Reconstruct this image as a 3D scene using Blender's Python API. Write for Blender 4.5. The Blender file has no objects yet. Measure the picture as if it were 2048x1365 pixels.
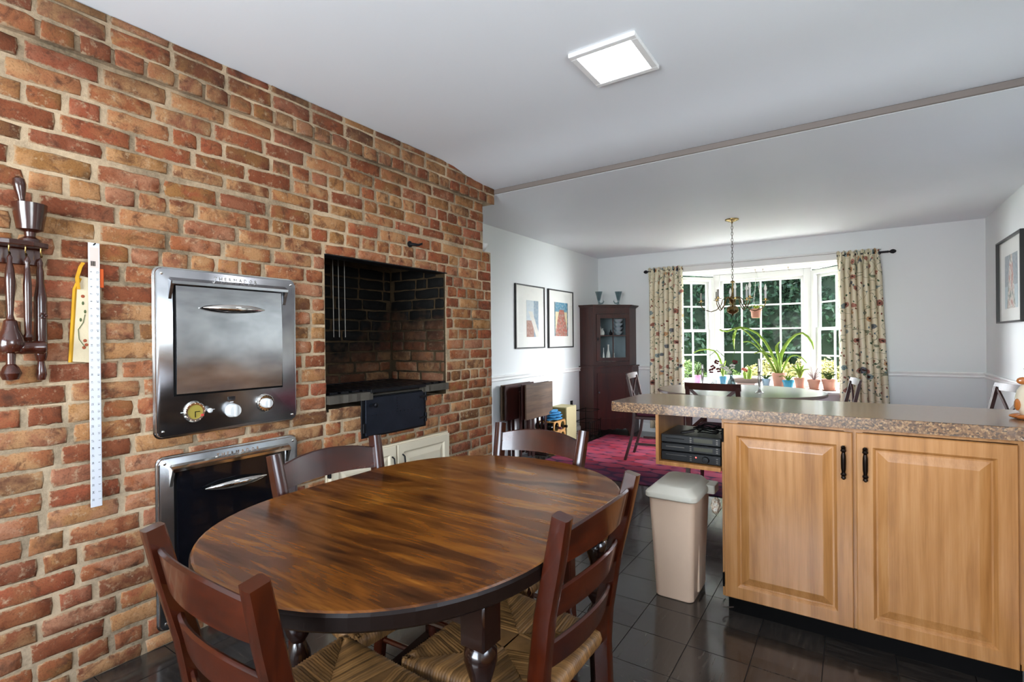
import bpy, bmesh, math, random
from mathutils import Vector, Matrix
from math import sin, cos, pi, radians
S = bpy.context.scene
COL = S.collection

# ------------------------------------------------------------------ camera
def set_camera():
    cd = bpy.data.cameras.new('camera'); co = bpy.data.objects.new('camera', cd); COL.objects.link(co)
    cd.sensor_width = 36; cd.lens = 1015.2976 * 36 / 2048; cd.clip_start = .02; cd.clip_end = 200
    yaw, pit, rol = -0.58956, -0.00175, -0.0095
    f = Vector((sin(yaw)*cos(pit), cos(yaw)*cos(pit), sin(pit)))
    r0 = Vector((cos(yaw), -sin(yaw), 0)); u0 = r0.cross(f)
    r = r0*cos(rol) + u0*sin(rol); u = -r0*sin(rol) + u0*cos(rol)
    m = Matrix.Identity(4)
    for i in range(3): m[i][0] = r[i]; m[i][1] = u[i]; m[i][2] = -f[i]
    m[0][3], m[1][3], m[2][3] = 2.3168, 0, 1.2223
    co.matrix_world = m
    S.camera = co
set_camera()

# ------------------------------------------------------------------ world, sun, added daylight lamps, exposure
S.view_settings.view_transform = 'Standard'; S.view_settings.look = 'None'
S.view_settings.gamma = 1; S.view_settings.use_curve_mapping = False
S.view_settings.exposure = 1.2
W = bpy.data.worlds.new('World'); S.world = W; W.use_nodes = True
nt = W.node_tree; nt.nodes.clear()
sky = nt.nodes.new('ShaderNodeTexSky'); sky.sky_type = 'NISHITA'; sky.sun_disc = False
sky.sun_elevation = radians(50); sky.sun_rotation = radians(200)
bg = nt.nodes.new('ShaderNodeBackground'); bg.inputs[1].default_value = 0.45
wo = nt.nodes.new('ShaderNodeOutputWorld')
nt.links.new(sky.outputs[0], bg.inputs[0]); nt.links.new(bg.outputs[0], wo.inputs[0])

def sun(direction, energy, col):
    l = bpy.data.lights.new('sun', 'SUN'); l.energy = energy; l.color = col; l.angle = radians(1.0)
    o = bpy.data.objects.new('sun', l); COL.objects.link(o)
    o.rotation_euler = Vector(direction).to_track_quat('-Z', 'Y').to_euler(); o.location = (0, -3, 9)
sun((.22, -.5, -1.35), 3.5, (1, .95, .86))
def area(name, loc, direction, sx, sy, power, col):
    l = bpy.data.lights.new(name, 'AREA'); l.shape = 'RECTANGLE'; l.size = sx; l.size_y = sy
    l.energy = power; l.color = col
    o = bpy.data.objects.new(name, l); COL.objects.link(o); o.location = loc
    o.rotation_euler = Vector(direction).to_track_quat('-Z', 'Z').to_euler()
# added lamps giving daylight for unseen windows assumed behind and beside the camera
area('daylight_near_window', (1.45, -1.80, 1.35), (0, 1, .36), 2.1, 1.3, 80, (.84, .92, 1))
area('daylight_sink_window', (3.54, .45, 1.6), (-1, 0, -.05), 1.5, .95, 32, (.86, .93, 1))
area('daylight_side_window', (3.54, 3.5, 1.5), (-1, 0, -.15), 1.8, 1.1, 4, (.88, .94, 1))

area('skylight_over_bay', (1.36, 8.9, 3.9), (0, -.62, -.78), 4.5, 2.2, 1000, (.9, .95, 1))  # unseen lamp added above the bay to brighten the dining end
area('skylight_garden_east', (9.2, 12.2, 3.2), (-.82, -.55, -.14), 7, 3.4, 3800, (.92, .96, 1))  # unseen lamp added to brighten the left wall through the bay
area('skylight_garden_west', (-6.4, 12.2, 3.2), (.82, -.55, -.14), 7, 3.4, 2400, (.92, .96, 1))  # its counterpart, added to brighten the right wall

# ------------------------------------------------------------------ helpers
def lin(h):
    h = h.lstrip('#'); o = []
    for i in (0, 2, 4):
        c = int(h[i:i+2], 16)/255
        o.append(c/12.92 if c <= .04045 else ((c+.055)/1.055)**2.4)
    return (*o, 1)
class N:
    """small node-graph helper"""
    def __init__(s, name):
        s.m = bpy.data.materials.new(name); s.m.use_nodes = True; s.t = s.m.node_tree; s.t.nodes.clear()
        s.out = s.n('ShaderNodeOutputMaterial'); s.b = s.n('ShaderNodeBsdfPrincipled')
        s.l(s.b.outputs[0], s.out.inputs[0]); s._c = None
    def n(s, k, **kw):
        x = s.t.nodes.new(k)
        for a, v in kw.items(): setattr(x, a, v)
        return x
    def l(s, a, b): s.t.links.new(a, b)
    def put(s, v, sock):
        if v is None: return
        if isinstance(v, (int, float)): sock.default_value = v
        elif isinstance(v, (tuple, list)): sock.default_value = v
        elif isinstance(v, str): sock.default_value = lin(v)
        else: s.l(v, sock)
    def co(s, which='Object'):
        if s._c is None: s._c = s.n('ShaderNodeTexCoord')
        return s._c.outputs[which]
    def map(s, scale=(1, 1, 1), loc=None, rot=None, src=None):
        m = s.n('ShaderNodeMapping'); s.l(src or s.co(), m.inputs[0])
        s.put(scale, m.inputs['Scale']); s.put(loc, m.inputs['Location']); s.put(rot, m.inputs['Rotation'])
        return m.outputs[0]
    def noise(s, vec, scale, detail=4, rough=.55, dist=0, out=0):
        x = s.n('ShaderNodeTexNoise'); s.l(vec, x.inputs[0]); x.inputs['Scale'].default_value = scale
        x.inputs['Detail'].default_value = detail; x.inputs['Roughness'].default_value = rough
        x.inputs['Distortion'].default_value = dist
        return x.outputs[out]
    def vor(s, vec, scale, feature='F1', rnd=1, out=0):
        x = s.n('ShaderNodeTexVoronoi', feature=feature); s.l(vec, x.inputs[0]); x.inputs['Scale'].default_value = scale
        x.inputs['Randomness'].default_value = rnd
        return x.outputs[out]
    def wave(s, vec, scale, dist, detail=2, dscale=1, dir='X'):
        x = s.n('ShaderNodeTexWave', bands_direction=dir); s.l(vec, x.inputs[0]); x.inputs['Scale'].default_value = scale
        x.inputs['Distortion'].default_value = dist; x.inputs['Detail'].default_value = detail; x.inputs['Detail Scale'].default_value = dscale
        return x.outputs['Fac']
    def ramp(s, f, stops, interp='LINEAR'):
        r = s.n('ShaderNodeValToRGB'); s.put(f, r.inputs[0]); e = r.color_ramp.elements; r.color_ramp.interpolation = interp
        while len(e) < len(stops): e.new(.5)
        for i, (p, c) in enumerate(stops):
            e[i].position = p; e[i].color = lin(c) if isinstance(c, str) else (c, c, c, 1)
        return r.outputs[0]
    def mix(s, f, a, b, mode='MIX'):
        x = s.n('ShaderNodeMix', data_type='RGBA', blend_type=mode)
        s.put(f, x.inputs[0]); s.put(a, x.inputs[6]); s.put(b, x.inputs[7]); return x.outputs[2]
    def math(s, op, a, b=None, c=None, clamp=False):
        x = s.n('ShaderNodeMath', operation=op, use_clamp=clamp); s.put(a, x.inputs[0])
        if b is not None: s.put(b, x.inputs[1])
        if c is not None: s.put(c, x.inputs[2])
        return x.outputs[0]
    def sep(s, v):
        x = s.n('ShaderNodeSeparateXYZ'); s.l(v, x.inputs[0]); return x.outputs
    def comb(s, x=0, y=0, z=0):
        c = s.n('ShaderNodeCombineXYZ'); s.put(x, c.inputs[0]); s.put(y, c.inputs[1]); s.put(z, c.inputs[2]); return c.outputs[0]
    def bump(s, h, strength=.3, dist=.002):
        b = s.n('ShaderNodeBump'); b.inputs['Strength'].default_value = strength; b.inputs['Distance'].default_value = dist
        s.put(h, b.inputs['Height']); s.l(b.outputs[0], s.b.inputs['Normal'])
    def fin(s, col=None, rough=None, metal=None, spec=None, coat=None, coatr=None, aniso=None, trans=None, alpha=None, ior=None):
        for k, v in (('Base Color', col), ('Roughness', rough), ('Metallic', metal), ('Specular IOR Level', spec), ('Coat Weight', coat),
                     ('Coat Roughness', coatr), ('Anisotropic', aniso), ('Transmission Weight', trans), ('Alpha', alpha), ('IOR', ior)):
            s.put(v, s.b.inputs[k])
        return s.m
def flat(name, c, rough=.5, metal=0, var=.06, scale=18, bump=0, **k):
    m = N(name); f = m.noise(m.co(), scale)
    base = lin(c)[:3]; a = tuple(x*(1-var) for x in base)+(1,); b = tuple(min(1, x*(1+var)) for x in base)+(1,)
    if bump: m.bump(m.noise(m.co(), scale*4), bump)
    return m.fin(m.mix(f, a, b), rough, metal, **k)
def woodmat(name, dark, light, axis='X', rough=.3, scale=9, stretch=.08, coat=0, bump=.05):
    m = N(name); sc = {'X': (stretch, 1, 1), 'Y': (1, stretch, 1), 'Z': (1, 1, stretch)}[axis]
    v = m.map(sc); f = m.noise(v, scale, 5, .6, .6); g = m.noise(v, scale*7, 3, .6)
    h = m.math('ADD', m.math('MULTIPLY', f, .75), m.math('MULTIPLY', g, .25))
    m.bump(g, bump, .001)
    return m.fin(m.ramp(h, [(.32, dark), (.66, light)]), rough, 0, coat=coat, coatr=.08)

OFF = {}
def rootof(o):
    while o.parent: o = o.parent
    return o
def thing(name, label, cat, loc=(0, 0, 0), rotz=0, group=None, world=True):
    o = bpy.data.objects.new(name, None); COL.objects.link(o); o.empty_display_size = .05
    o.location = loc; o.rotation_euler = (0, 0, rotz); o['label'] = label; o['category'] = cat
    if group: o['group'] = group
    OFF[o.name] = Vector(loc) if world else Vector((0, 0, 0))
    return o
def tag(o, label, cat, group=None):
    o['label'] = label; o['category'] = cat
    if group: o['group'] = group
    return o
def obj(name, bm, m, parent=None, smooth=False, label=None, kind=None, origin=None):
    me = bpy.data.meshes.new(name)
    off = OFF.get(rootof(parent).name, Vector((0, 0, 0))) if parent else Vector(origin or (0, 0, 0))
    if off.length: bmesh.ops.translate(bm, verts=bm.verts, vec=-off)
    bmesh.ops.recalc_face_normals(bm, faces=bm.faces)
    bm.to_mesh(me); bm.free()
    for mm in (m if isinstance(m, list) else [m]): me.materials.append(mm)
    o = bpy.data.objects.new(name, me); COL.objects.link(o)
    if parent: o.parent = parent
    elif origin:
        o.location = origin; OFF[o.name] = Vector(origin)
    if smooth:
        me.polygons.foreach_set('use_smooth', [True]*len(me.polygons))
        if smooth != 'all': me.set_sharp_from_angle(angle=radians(38))
    if label: o['label'] = label
    if kind: o['kind'] = kind
    return o
def struct(name, bm, m, parent=None, smooth=False):
    o = obj(name, bm, m, parent, smooth)
    if not parent: o['kind'] = 'structure'
    return o
def sempty(name, loc=(0, 0, 0), rotz=0):
    o = bpy.data.objects.new(name, None); COL.objects.link(o); o.location = loc; o.rotation_euler = (0, 0, rotz); o['kind'] = 'structure'
    OFF[o.name] = Vector((0, 0, 0)); return o
B = bmesh.new
def box(bm, lo, hi, bev=0, seg=1, mi=0):
    x0, y0, z0 = lo; x1, y1, z1 = hi
    v = [bm.verts.new(p) for p in ((x0, y0, z0), (x1, y0, z0), (x1, y1, z0), (x0, y1, z0), (x0, y0, z1), (x1, y0, z1), (x1, y1, z1), (x0, y1, z1))]
    fs = [bm.faces.new([v[i] for i in q]) for q in ((0, 3, 2, 1), (4, 5, 6, 7), (0, 1, 5, 4), (1, 2, 6, 5), (2, 3, 7, 6), (3, 0, 4, 7))]
    for f in fs: f.material_index = mi
    if bev:
        es = list({e for f in fs for e in f.edges})
        bmesh.ops.bevel(bm, geom=es, offset=bev, segments=seg, profile=.5, affect='EDGES')
    return bm
def BX(lo, hi, bev=0, seg=1): return box(B(), lo, hi, bev, seg)
def obox(bm, a, b, w, h, up=(0, 0, 1), bev=0):
    """bar from a to b with cross-section w (sideways) x h (along up)"""
    a, b, up = Vector(a), Vector(b), Vector(up); d = (b-a).normalized(); s = d.cross(up).normalized(); u = s.cross(d).normalized()
    v = []
    for p in (a, b):
        for i, j in ((-1, -1), (1, -1), (1, 1), (-1, 1)): v.append(bm.verts.new(p + s*i*w/2 + u*j*h/2))
    fs = [bm.faces.new([v[i] for i in q]) for q in ((0, 3, 2, 1), (4, 5, 6, 7), (0, 1, 5, 4), (1, 2, 6, 5), (2, 3, 7, 6), (3, 0, 4, 7))]
    if bev: bmesh.ops.bevel(bm, geom=list({e for f in fs for e in f.edges}), offset=bev, segments=1, affect='EDGES')
    return bm
def sweep(bm, pts, sec, scales=None, up=(0, 0, 1), closed_sec=True):
    """sweep a 2-D section (list of (s,u)) along pts; scales = list of (ss,su)"""
    pts = [Vector(p) for p in pts]; n = len(pts); rings = []; up = Vector(up)
    for i, p in enumerate(pts):
        d = (pts[min(i+1, n-1)] - pts[max(i-1, 0)]).normalized()
        s = d.cross(up)
        s = s.normalized() if s.length > 1e-4 else Vector((1, 0, 0)); u = s.cross(d).normalized()
        k = scales[i] if scales else (1, 1)
        rings.append([bm.verts.new(p + s*a*k[0] + u*b*k[1]) for a, b in sec])
    m = len(sec)
    for a, b in zip(rings, rings[1:]):
        for j in range(m if closed_sec else m-1):
            bm.faces.new((a[j], a[(j+1) % m], b[(j+1) % m], b[j]))
    if closed_sec and m > 2: bm.faces.new(rings[0][::-1]); bm.faces.new(rings[-1])
    return bm
def circ(r, n=8): return [(r*cos(2*pi*i/n), r*sin(2*pi*i/n)) for i in range(n)]
def tube(bm, pts, r, n=8, rs=None, up=(0, 0, 1)):
    pts = [Vector(p) for p in pts]
    d = pts[-1]-pts[0]
    if d.length > 0 and abs(d.normalized().dot(Vector(up))) > .97: up = (0, 1, 0) if abs(d.normalized().y) < .9 else (1, 0, 0)
    return sweep(bm, pts, circ(1, n), [(k, k) for k in (rs or [r]*len(pts))], up)
def lathe(bm, prof, c=(0, 0, 0), n=20, axis='Z', sx=1, sy=1):
    """prof: list of (radius, height)"""
    c = Vector(c); rings = []
    for r, h in prof:
        ring = []
        for i in range(n):
            a = 2*pi*i/n; q = (max(r, 1e-4)*cos(a)*sx, max(r, 1e-4)*sin(a)*sy, h)
            q = {'Z': q, 'X': (q[2], q[0], q[1]), 'Y': (q[0], q[2], q[1])}[axis]
            ring.append(bm.verts.new(c+Vector(q)))
        rings.append(ring)
    for a, b in zip(rings, rings[1:]):
        for j in range(n): bm.faces.new((a[j], a[(j+1) % n], b[(j+1) % n], b[j]))
    bm.faces.new(rings[0][::-1]); bm.faces.new(rings[-1])
    return bm
def prism(bm, poly, z0, z1, axis='Z', bev=0):
    def P(a, b, h): return {'Z': (a, b, h), 'X': (h, a, b), 'Y': (a, h, b)}[axis]
    lo = [bm.verts.new(P(a, b, z0)) for a, b in poly]; hi = [bm.verts.new(P(a, b, z1)) for a, b in poly]
    n = len(poly); f1 = bm.faces.new(lo[::-1]); f2 = bm.faces.new(hi); 
    for i in range(n): bm.faces.new((lo[i], lo[(i+1) % n], hi[(i+1) % n], hi[i]))
    if bev: bmesh.ops.bevel(bm, geom=list(f1.edges)+list(f2.edges), offset=bev, segments=2, profile=.5, affect='EDGES')
    return bm
def rrect(x0, y0, x1, y1, r, n=4):
    o = []
    for cx, cy, a0 in ((x1-r, y1-r, 0), (x0+r, y1-r, 90), (x0+r, y0+r, 180), (x1-r, y0+r, 270)):
        for i in range(n+1):
            a = radians(a0+90*i/n); o.append((cx+r*cos(a), cy+r*sin(a)))
    return o
def ell(bm, c, r, n=12, m=8):
    prof = [(sin(pi*i/m), -cos(pi*i/m)) for i in range(m+1)]
    k = len(bm.verts); b2 = lathe(bm, prof, (0, 0, 0), n)
    bm.verts.ensure_lookup_table()
    for v in bm.verts[k:]: v.co = Vector((v.co.x*r[0], v.co.y*r[1], v.co.z*r[2])) + Vector(c)
    return bm
def dup(root, loc, rotz, label=None):
    r = root.copy(); COL.objects.link(r); r.location = loc; r.rotation_euler = (0, 0, rotz)
    if label: r['label'] = label
    for ch in list(root.children):
        c = ch.copy(); COL.objects.link(c); c.parent = r
        for g in ch.children:
            d = g.copy(); COL.objects.link(d); d.parent = c
    return r
def text_bm(s, size, depth=.0008, align='CENTER', spacing=1.0):
    """returns list of (verts, faces) of a text lying in the XY plane"""
    cu = bpy.data.curves.new('t', 'FONT'); cu.body = s; cu.size = size; cu.extrude = depth; cu.align_x = align; cu.align_y = 'CENTER'
    cu.resolution_u = 1; cu.space_character = spacing
    o = bpy.data.objects.new('t', cu); me = bpy.data.meshes.new_from_object(o)
    bpy.data.objects.remove(o); bpy.data.curves.remove(cu)
    bm = bmesh.new(); bm.from_mesh(me); bpy.data.meshes.remove(me); return bm
def merge(dst, src, mat=Matrix.Identity(4)):
    src.transform(mat); me = bpy.data.meshes.new('tmp'); src.to_mesh(me); src.free(); dst.from_mesh(me); bpy.data.meshes.remove(me); return dst
def basis(x, y, z, loc):
    m = Matrix.Identity(4)
    for i in range(3): m[i][0], m[i][1], m[i][2], m[i][3] = x[i], y[i], z[i], loc[i]
    return m
FACE_L = lambda loc: basis((0, 1, 0), (0, 0, 1), (1, 0, 0), loc)      # text on a wall facing +x, read along +y

# ------------------------------------------------------------------ materials
def paint(name, c, var=.02, bump=.06):
    m = N(name); f = m.noise(m.co(), 1.3, 3); m.bump(m.noise(m.co(), 60, 3), bump, .002)
    b = lin(c)[:3]; return m.fin(m.mix(f, tuple(x*(1-var) for x in b)+(1,), tuple(min(1, x*(1+var)) for x in b)+(1,)), .55, spec=.3)
M_CEIL = paint('ceiling_paint', 'eaeef2'); M_WALL = paint('wall_paint', 'dfe2e2'); M_TRIM = paint('trim_paint', 'eeeeec', bump=.02)
M_WHITE = flat('white_gloss', 'd2d2d0', .35, var=.01)
def brickmat(name, island=False, soot=0):
    m = N(name)
    if island:
        g = m.n('ShaderNodeNewGeometry'); rnd = g.outputs['Random Per Island']
    else:
        g = m.n('ShaderNodeObjectInfo'); rnd = g.outputs['Random']
    pos = m.n('ShaderNodeNewGeometry').outputs['Position']
    base = m.ramp(rnd, [(0, '8a4e31'), (.12, 'a0623e'), (.24, 'ab6f49'), (.36, '78452c'), (.46, '975835'), (.56, 'ab784b'), (.68, '925a40'), (.78, '69432e'), (.87, 'a2654a'), (.95, '97693a')], 'CONSTANT')
    alt = m.ramp(m.math('FRACT', m.math('MULTIPLY', rnd, 7.3)), [(0, 'b98a5e'), (.3, '7c4026'), (.5, 'b07a5c'), (.7, '8a5f36'), (.85, '984e32')], 'CONSTANT')
    big = m.noise(pos, 11, 4, .6, .6); mid = m.noise(pos, 38, 5, .7); fine = m.noise(pos, 170, 3, .7)
    c = m.mix(m.ramp(big, [(.40, 0.0), (.60, .9)]), base, alt)
    c = m.mix(m.ramp(m.noise(pos, 16, 5, .7, .8), [(.52, 0.0), (.66, .75)]), c, '573424')
    c = m.mix(m.ramp(m.noise(pos, 27, 5, .75), [(.56, 0.0), (.72, .7)]), c, 'cfb592')       # lime and mortar smears
    c = m.mix(m.ramp(m.noise(pos, 8, 3, .6), [(.62, 0.0), (.72, .6)]), c, '3a2a20')
    c = m.mix(m.ramp(fine, [(.3, .45), (.5, 0.0)]), c, '4a2e20')
    xyz = m.sep(pos)
    if not island:   # mortar smeared over the arrises
        gx, gy, gz = m.sep(m.co('Generated'))
        dy = m.math('MULTIPLY', m.math('MINIMUM', gy, m.math('SUBTRACT', 1, gy)), 2.6); dz = m.math('MINIMUM', gz, m.math('SUBTRACT', 1, gz))
        e = m.math('ADD', m.math('MINIMUM', dy, dz), m.math('MULTIPLY', m.math('SUBTRACT', m.noise(pos, 55, 4, .7), .5), .45))
        c = m.mix(m.ramp(e, [(.035, .8), (.09, 0.0)]), c, 'a89072')
    c = m.mix(.16, c, '30180c')
    if soot:      # soot: darker towards the top and the near side of the recess
        f = m.math('ADD', m.math('MULTIPLY', m.math('SUBTRACT', xyz[2], .84), 1.6), m.math('MULTIPLY', m.math('SUBTRACT', 2.65, xyz[1]), .75))
        f = m.math('ADD', f, m.math('MULTIPLY', m.math('SUBTRACT', m.noise(pos, 7, 4), .42), 1.0), clamp=True)
        c = m.mix(f, m.mix(.35, c, '4a3018'), '070605')
    else:         # patchy darker tone towards the ceiling
        f = m.math('MULTIPLY', m.math('SUBTRACT', xyz[2], 2.05), 1.6, clamp=True)
        c = m.mix(m.math('MULTIPLY', f, m.ramp(m.noise(pos, 6, 4), [(.35, .25), (.65, .95)])), c, '3a2a20')
    m.bump(m.math('ADD', m.math('MULTIPLY', mid, .7), m.math('MULTIPLY', fine, .5)), .55, .004)
    return m.fin(c, .82, spec=.25)
M_BRICK = brickmat('brick_clay'); M_BRICK_I = brickmat('brick_clay_joined', True)
M_SOOT = brickmat('sooty_brick', False, 1)
def mortarmat(name, c1, c2):
    m = N(name); p = m.n('ShaderNodeNewGeometry').outputs['Position']
    a = m.noise(p, 2.6, 5, .65); b = m.noise(p, 90, 4, .7); m.bump(b, .7, .004)
    return m.fin(m.mix(m.ramp(m.math('ADD', m.math('MULTIPLY', a, .75), m.math('MULTIPLY', b, .25)), [(.36, .1), (.6, 1.0)]), c1, c2), .9, spec=.2)
M_MORTAR = mortarmat('mortar', '5e5140', 'c0a88a'); M_MORTAR_S = mortarmat('sooty_mortar', '15110d', '4a3b28')
M_SLATE = flat('slate_slab', '4b453c', .6, var=.35, scale=14, bump=.5)
def steelmat(name, col, rough):
    m = N(name); f = m.noise(m.map((120, 1.5, 1.5)), 4, 3); g = m.noise(m.co(), 3, 2)
    r = m.math('ADD', rough, m.math('MULTIPLY', f, .08)); m.bump(g, .25, .012)
    return m.fin(m.mix(f, col, m.mix(.7, col, 'ffffff')), r, 1, aniso=.5)
M_STEEL = steelmat('brushed_steel', '85868c', .17); M_STEELD = steelmat('dark_brushed_steel', '454347', .22); M_CHROME = flat('chrome', 'e6e2dc', .08, 1, .02)
M_BLACKGLASS = flat('black_enamel_door', '0b0c11', .12, 0, .1, coat=.6)
M_IRON = flat('black_iron', '16161a', .42, .6, .3, 25, .3); M_IRONB = flat('blued_steel', '232731', .42, .6, .45, 9, .3)
M_BLACK = flat('black_plastic', '0a0a0b', .35, var=.1); M_BLACKM = flat('matt_black', '070606', .7, spec=.1)
M_CREAM = flat('cream_paint', 'd9ccb2', .4, var=.03); M_CREAMG = flat('cream_cut', 'c6ab80', .45, var=.05)
def maple():
    m = N('maple'); v = m.map((5, 5, .55)); f = m.noise(v, 1.6, 4, .55, 1.6); w = m.wave(m.map((1, 1, .16)), 7, 6, 3, 1.2)
    g = m.noise(m.map((60, 60, 2.2)), 3, 3)
    h = m.math('ADD', m.math('MULTIPLY', f, .6), m.math('ADD', m.math('MULTIPLY', w, .09), m.math('MULTIPLY', g, .26)))
    return m.fin(m.ramp(h, [(.3, '8e5d2e'), (.48, 'ac7742'), (.66, 'bc8a57')]), .33, coat=.25, coatr=.15)
M_MAPLE = maple()
M_MAHOG = woodmat('mahogany', '190602', '421504', 'Z', .25, 14, .12, .3); M_MAHOGX = woodmat('mahogany_rail', '1b0703', '471704', 'X', .25, 14, .12, .3)
M_DARKW = woodmat('dark_cherry', '220b08', '431910', 'Z', .38, 12, .1, .0); M_EBONY = woodmat('dark_turned_wood', '0c0504', '1d0b06', 'Z', .2, 12, .1, .3)
M_WALNUT = woodmat('walnut_print', '3b2a20', '7a5d44', 'Y', .4, 12, .06)
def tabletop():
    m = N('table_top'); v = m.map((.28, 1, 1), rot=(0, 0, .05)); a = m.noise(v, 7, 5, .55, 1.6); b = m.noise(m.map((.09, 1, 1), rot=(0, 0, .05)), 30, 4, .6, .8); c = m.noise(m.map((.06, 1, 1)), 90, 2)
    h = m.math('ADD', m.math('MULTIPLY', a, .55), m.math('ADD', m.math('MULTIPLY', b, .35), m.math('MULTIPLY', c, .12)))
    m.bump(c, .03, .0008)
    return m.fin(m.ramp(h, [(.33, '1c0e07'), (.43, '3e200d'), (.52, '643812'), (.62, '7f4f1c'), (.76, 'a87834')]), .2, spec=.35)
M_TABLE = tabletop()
M_TEDGE = flat('table_edge', '120906', .42, var=.3, spec=.15)
def rush():
    m = N('rush'); g = m.n('ShaderNodeNewGeometry').outputs['Random Per Island']
    f = m.noise(m.co(), 30, 4)
    return m.fin(m.mix(m.math('MULTIPLY', m.math('ADD', f, g), .5), '2c1c0f', 'a07442'), .5, spec=.4)
M_RUSH = rush()
def tilemat():
    m = N('asphalt_tile'); r = m.n('ShaderNodeObjectInfo').outputs['Random']
    p = m.n('ShaderNodeNewGeometry').outputs['Position']
    s = m.noise(m.map((12, 1.2, 1)), 5, 4, .65)
    c = m.mix(m.ramp(s, [(.45, 0.0), (.8, .5)]), m.mix(r, '1f1c1b', '35312e'), '5e564c')
    m.bump(m.noise(p, 9, 3), .12, .004)
    return m.fin(c, m.math('ADD', .10, m.math('MULTIPLY', m.noise(p, 14, 4), .14)), spec=.6, coat=.2, coatr=.06)
M_TILE = tilemat(); M_GROUT = flat('tile_joint', '0e0d0c', .6)
def granite():
    m = N('speckled_laminate'); a = m.vor(m.co(), 170, out=1); b = m.noise(m.co(), 85, 4, .7); c = m.noise(m.co(), 8, 3)
    x = m.n('ShaderNodeSeparateColor'); m.l(a, x.inputs[0])
    h = m.math('ADD', m.math('MULTIPLY', x.outputs[0], .5), m.math('MULTIPLY', b, .5))
    return m.fin(m.mix(m.math('MULTIPLY', c, .3), m.ramp(h, [(.2, '21140e'), (.42, '5a3c28'), (.6, '835e3e'), (.8, 'b08c62')]), '857a68'), .22, spec=.8, coat=.35, coatr=.14)
M_GRAN = granite()
M_PLASTIC = flat('cream_plastic', 'e6c9ae', .38, var=.02); M_PLASTIC2 = flat('cream_plastic_lid', 'd6d2c2', .33, var=.02)
def glassmat(name, tint='ffffff', f=1.0):
    m = N(name); m.t.nodes.remove(m.b); t = m.n('ShaderNodeBsdfTransparent'); g = m.n('ShaderNodeBsdfGlossy'); x = m.n('ShaderNodeMixShader')
    fr = m.n('ShaderNodeFresnel'); fr.inputs[0].default_value = 1.45; g.inputs['Roughness'].default_value = .02
    t.inputs[0].default_value = lin(tint); bf = m.n('ShaderNodeNewGeometry').outputs['Backfacing']; m.l(m.math('MULTIPLY', m.math('MULTIPLY', fr.outputs[0], f), m.math('SUBTRACT', 1, bf)), x.inputs[0]); m.l(t.outputs[0], x.inputs[1]); m.l(g.outputs[0], x.inputs[2]); m.l(x.outputs[0], m.out.inputs[0])
    return m.m
M_GLASS = glassmat('window_glass', 'ffffff', .1); M_CLEAR = glassmat('clear_glass', 'ccd6d8', 2.2); M_PICGLASS = glassmat('picture_glass', 'ffffff', 1)
M_TERRA = flat('terracotta', 'c08a74', .75, var=.12, scale=9, bump=.15); M_TEAL = flat('teal_glaze', '2c86a0', .2, var=.1); M_BLUEG = flat('blue_grey_glaze', '8aa0b0', .3)
M_PINK = flat('pink_glaze', 'cf8fb4', .35); M_BRWN = flat('brown_stoneware', '6e5a50', .5, var=.15); M_SOIL = flat('potting_soil', '2c211a', .9, bump=.4)
def leafmat(name, c1, c2, rough=.45, trans=.25):
    m = N(name); g = m.n('ShaderNodeNewGeometry').outputs['Random Per Island']
    m.fin(m.mix(g, c1, c2), rough, spec=.35)
    tr = m.n('ShaderNodeBsdfTranslucent'); x = m.n('ShaderNodeMixShader'); x.inputs[0].default_value = trans
    m.l(m.mix(g, c1, c2), tr.inputs[0]); m.l(m.b.outputs[0], x.inputs[1]); m.l(tr.outputs[0], x.inputs[2]); m.l(x.outputs[0], m.out.inputs[0])
    return m.m
M_LEAF = leafmat('strap_leaf', '7f9a3a', 'a6bf58'); M_LEAFD = leafmat('dark_leaf', '3d5a2c', '5d7a3c'); M_TWIG = flat('dry_twig', '7d6a68', .8); M_PETAL = leafmat('dark_red_petal', '4a1016', '6e1c20'); M_PETW = leafmat('pale_petal', 'd8cfc4', 'efe8de')
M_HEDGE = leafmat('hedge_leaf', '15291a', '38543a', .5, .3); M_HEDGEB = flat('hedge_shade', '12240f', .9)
M_SHRUB = leafmat('yellow_green_leaf', '5f6230', '948a52', .5, .25); M_SHRUBG = leafmat('mid_green_leaf', '33471f', '576a32', .5, .25)
M_LAWN = flat('lawn', '4e6c30', .9, var=.2, scale=8, bump=.5); M_BARK = flat('bark', '4a3a2c', .9, var=.2, bump=.5)
M_BRASS = flat('aged_brass', '8a7448', .25, 1, .15, 40); M_PEWTER = flat('silver', 'b0aca6', .22, 1, .05); M_GREYM = flat('grey_metal', '77726c', .35, .9)
M_BULB = flat('frosted_bulb', 'f4f2ea', .2, var=.01)
def emis(name, c, s):
    m = N(name); m.fin(c, .4); m.put(c, m.b.inputs['Emission Color']); m.b.inputs['Emission Strength'].default_value = s; return m.m
M_LED = emis('led_panel', 'f4f7ff', 7.0); M_REDLED = emis('red_indicator', 'ff4038', 4.0)
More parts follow.
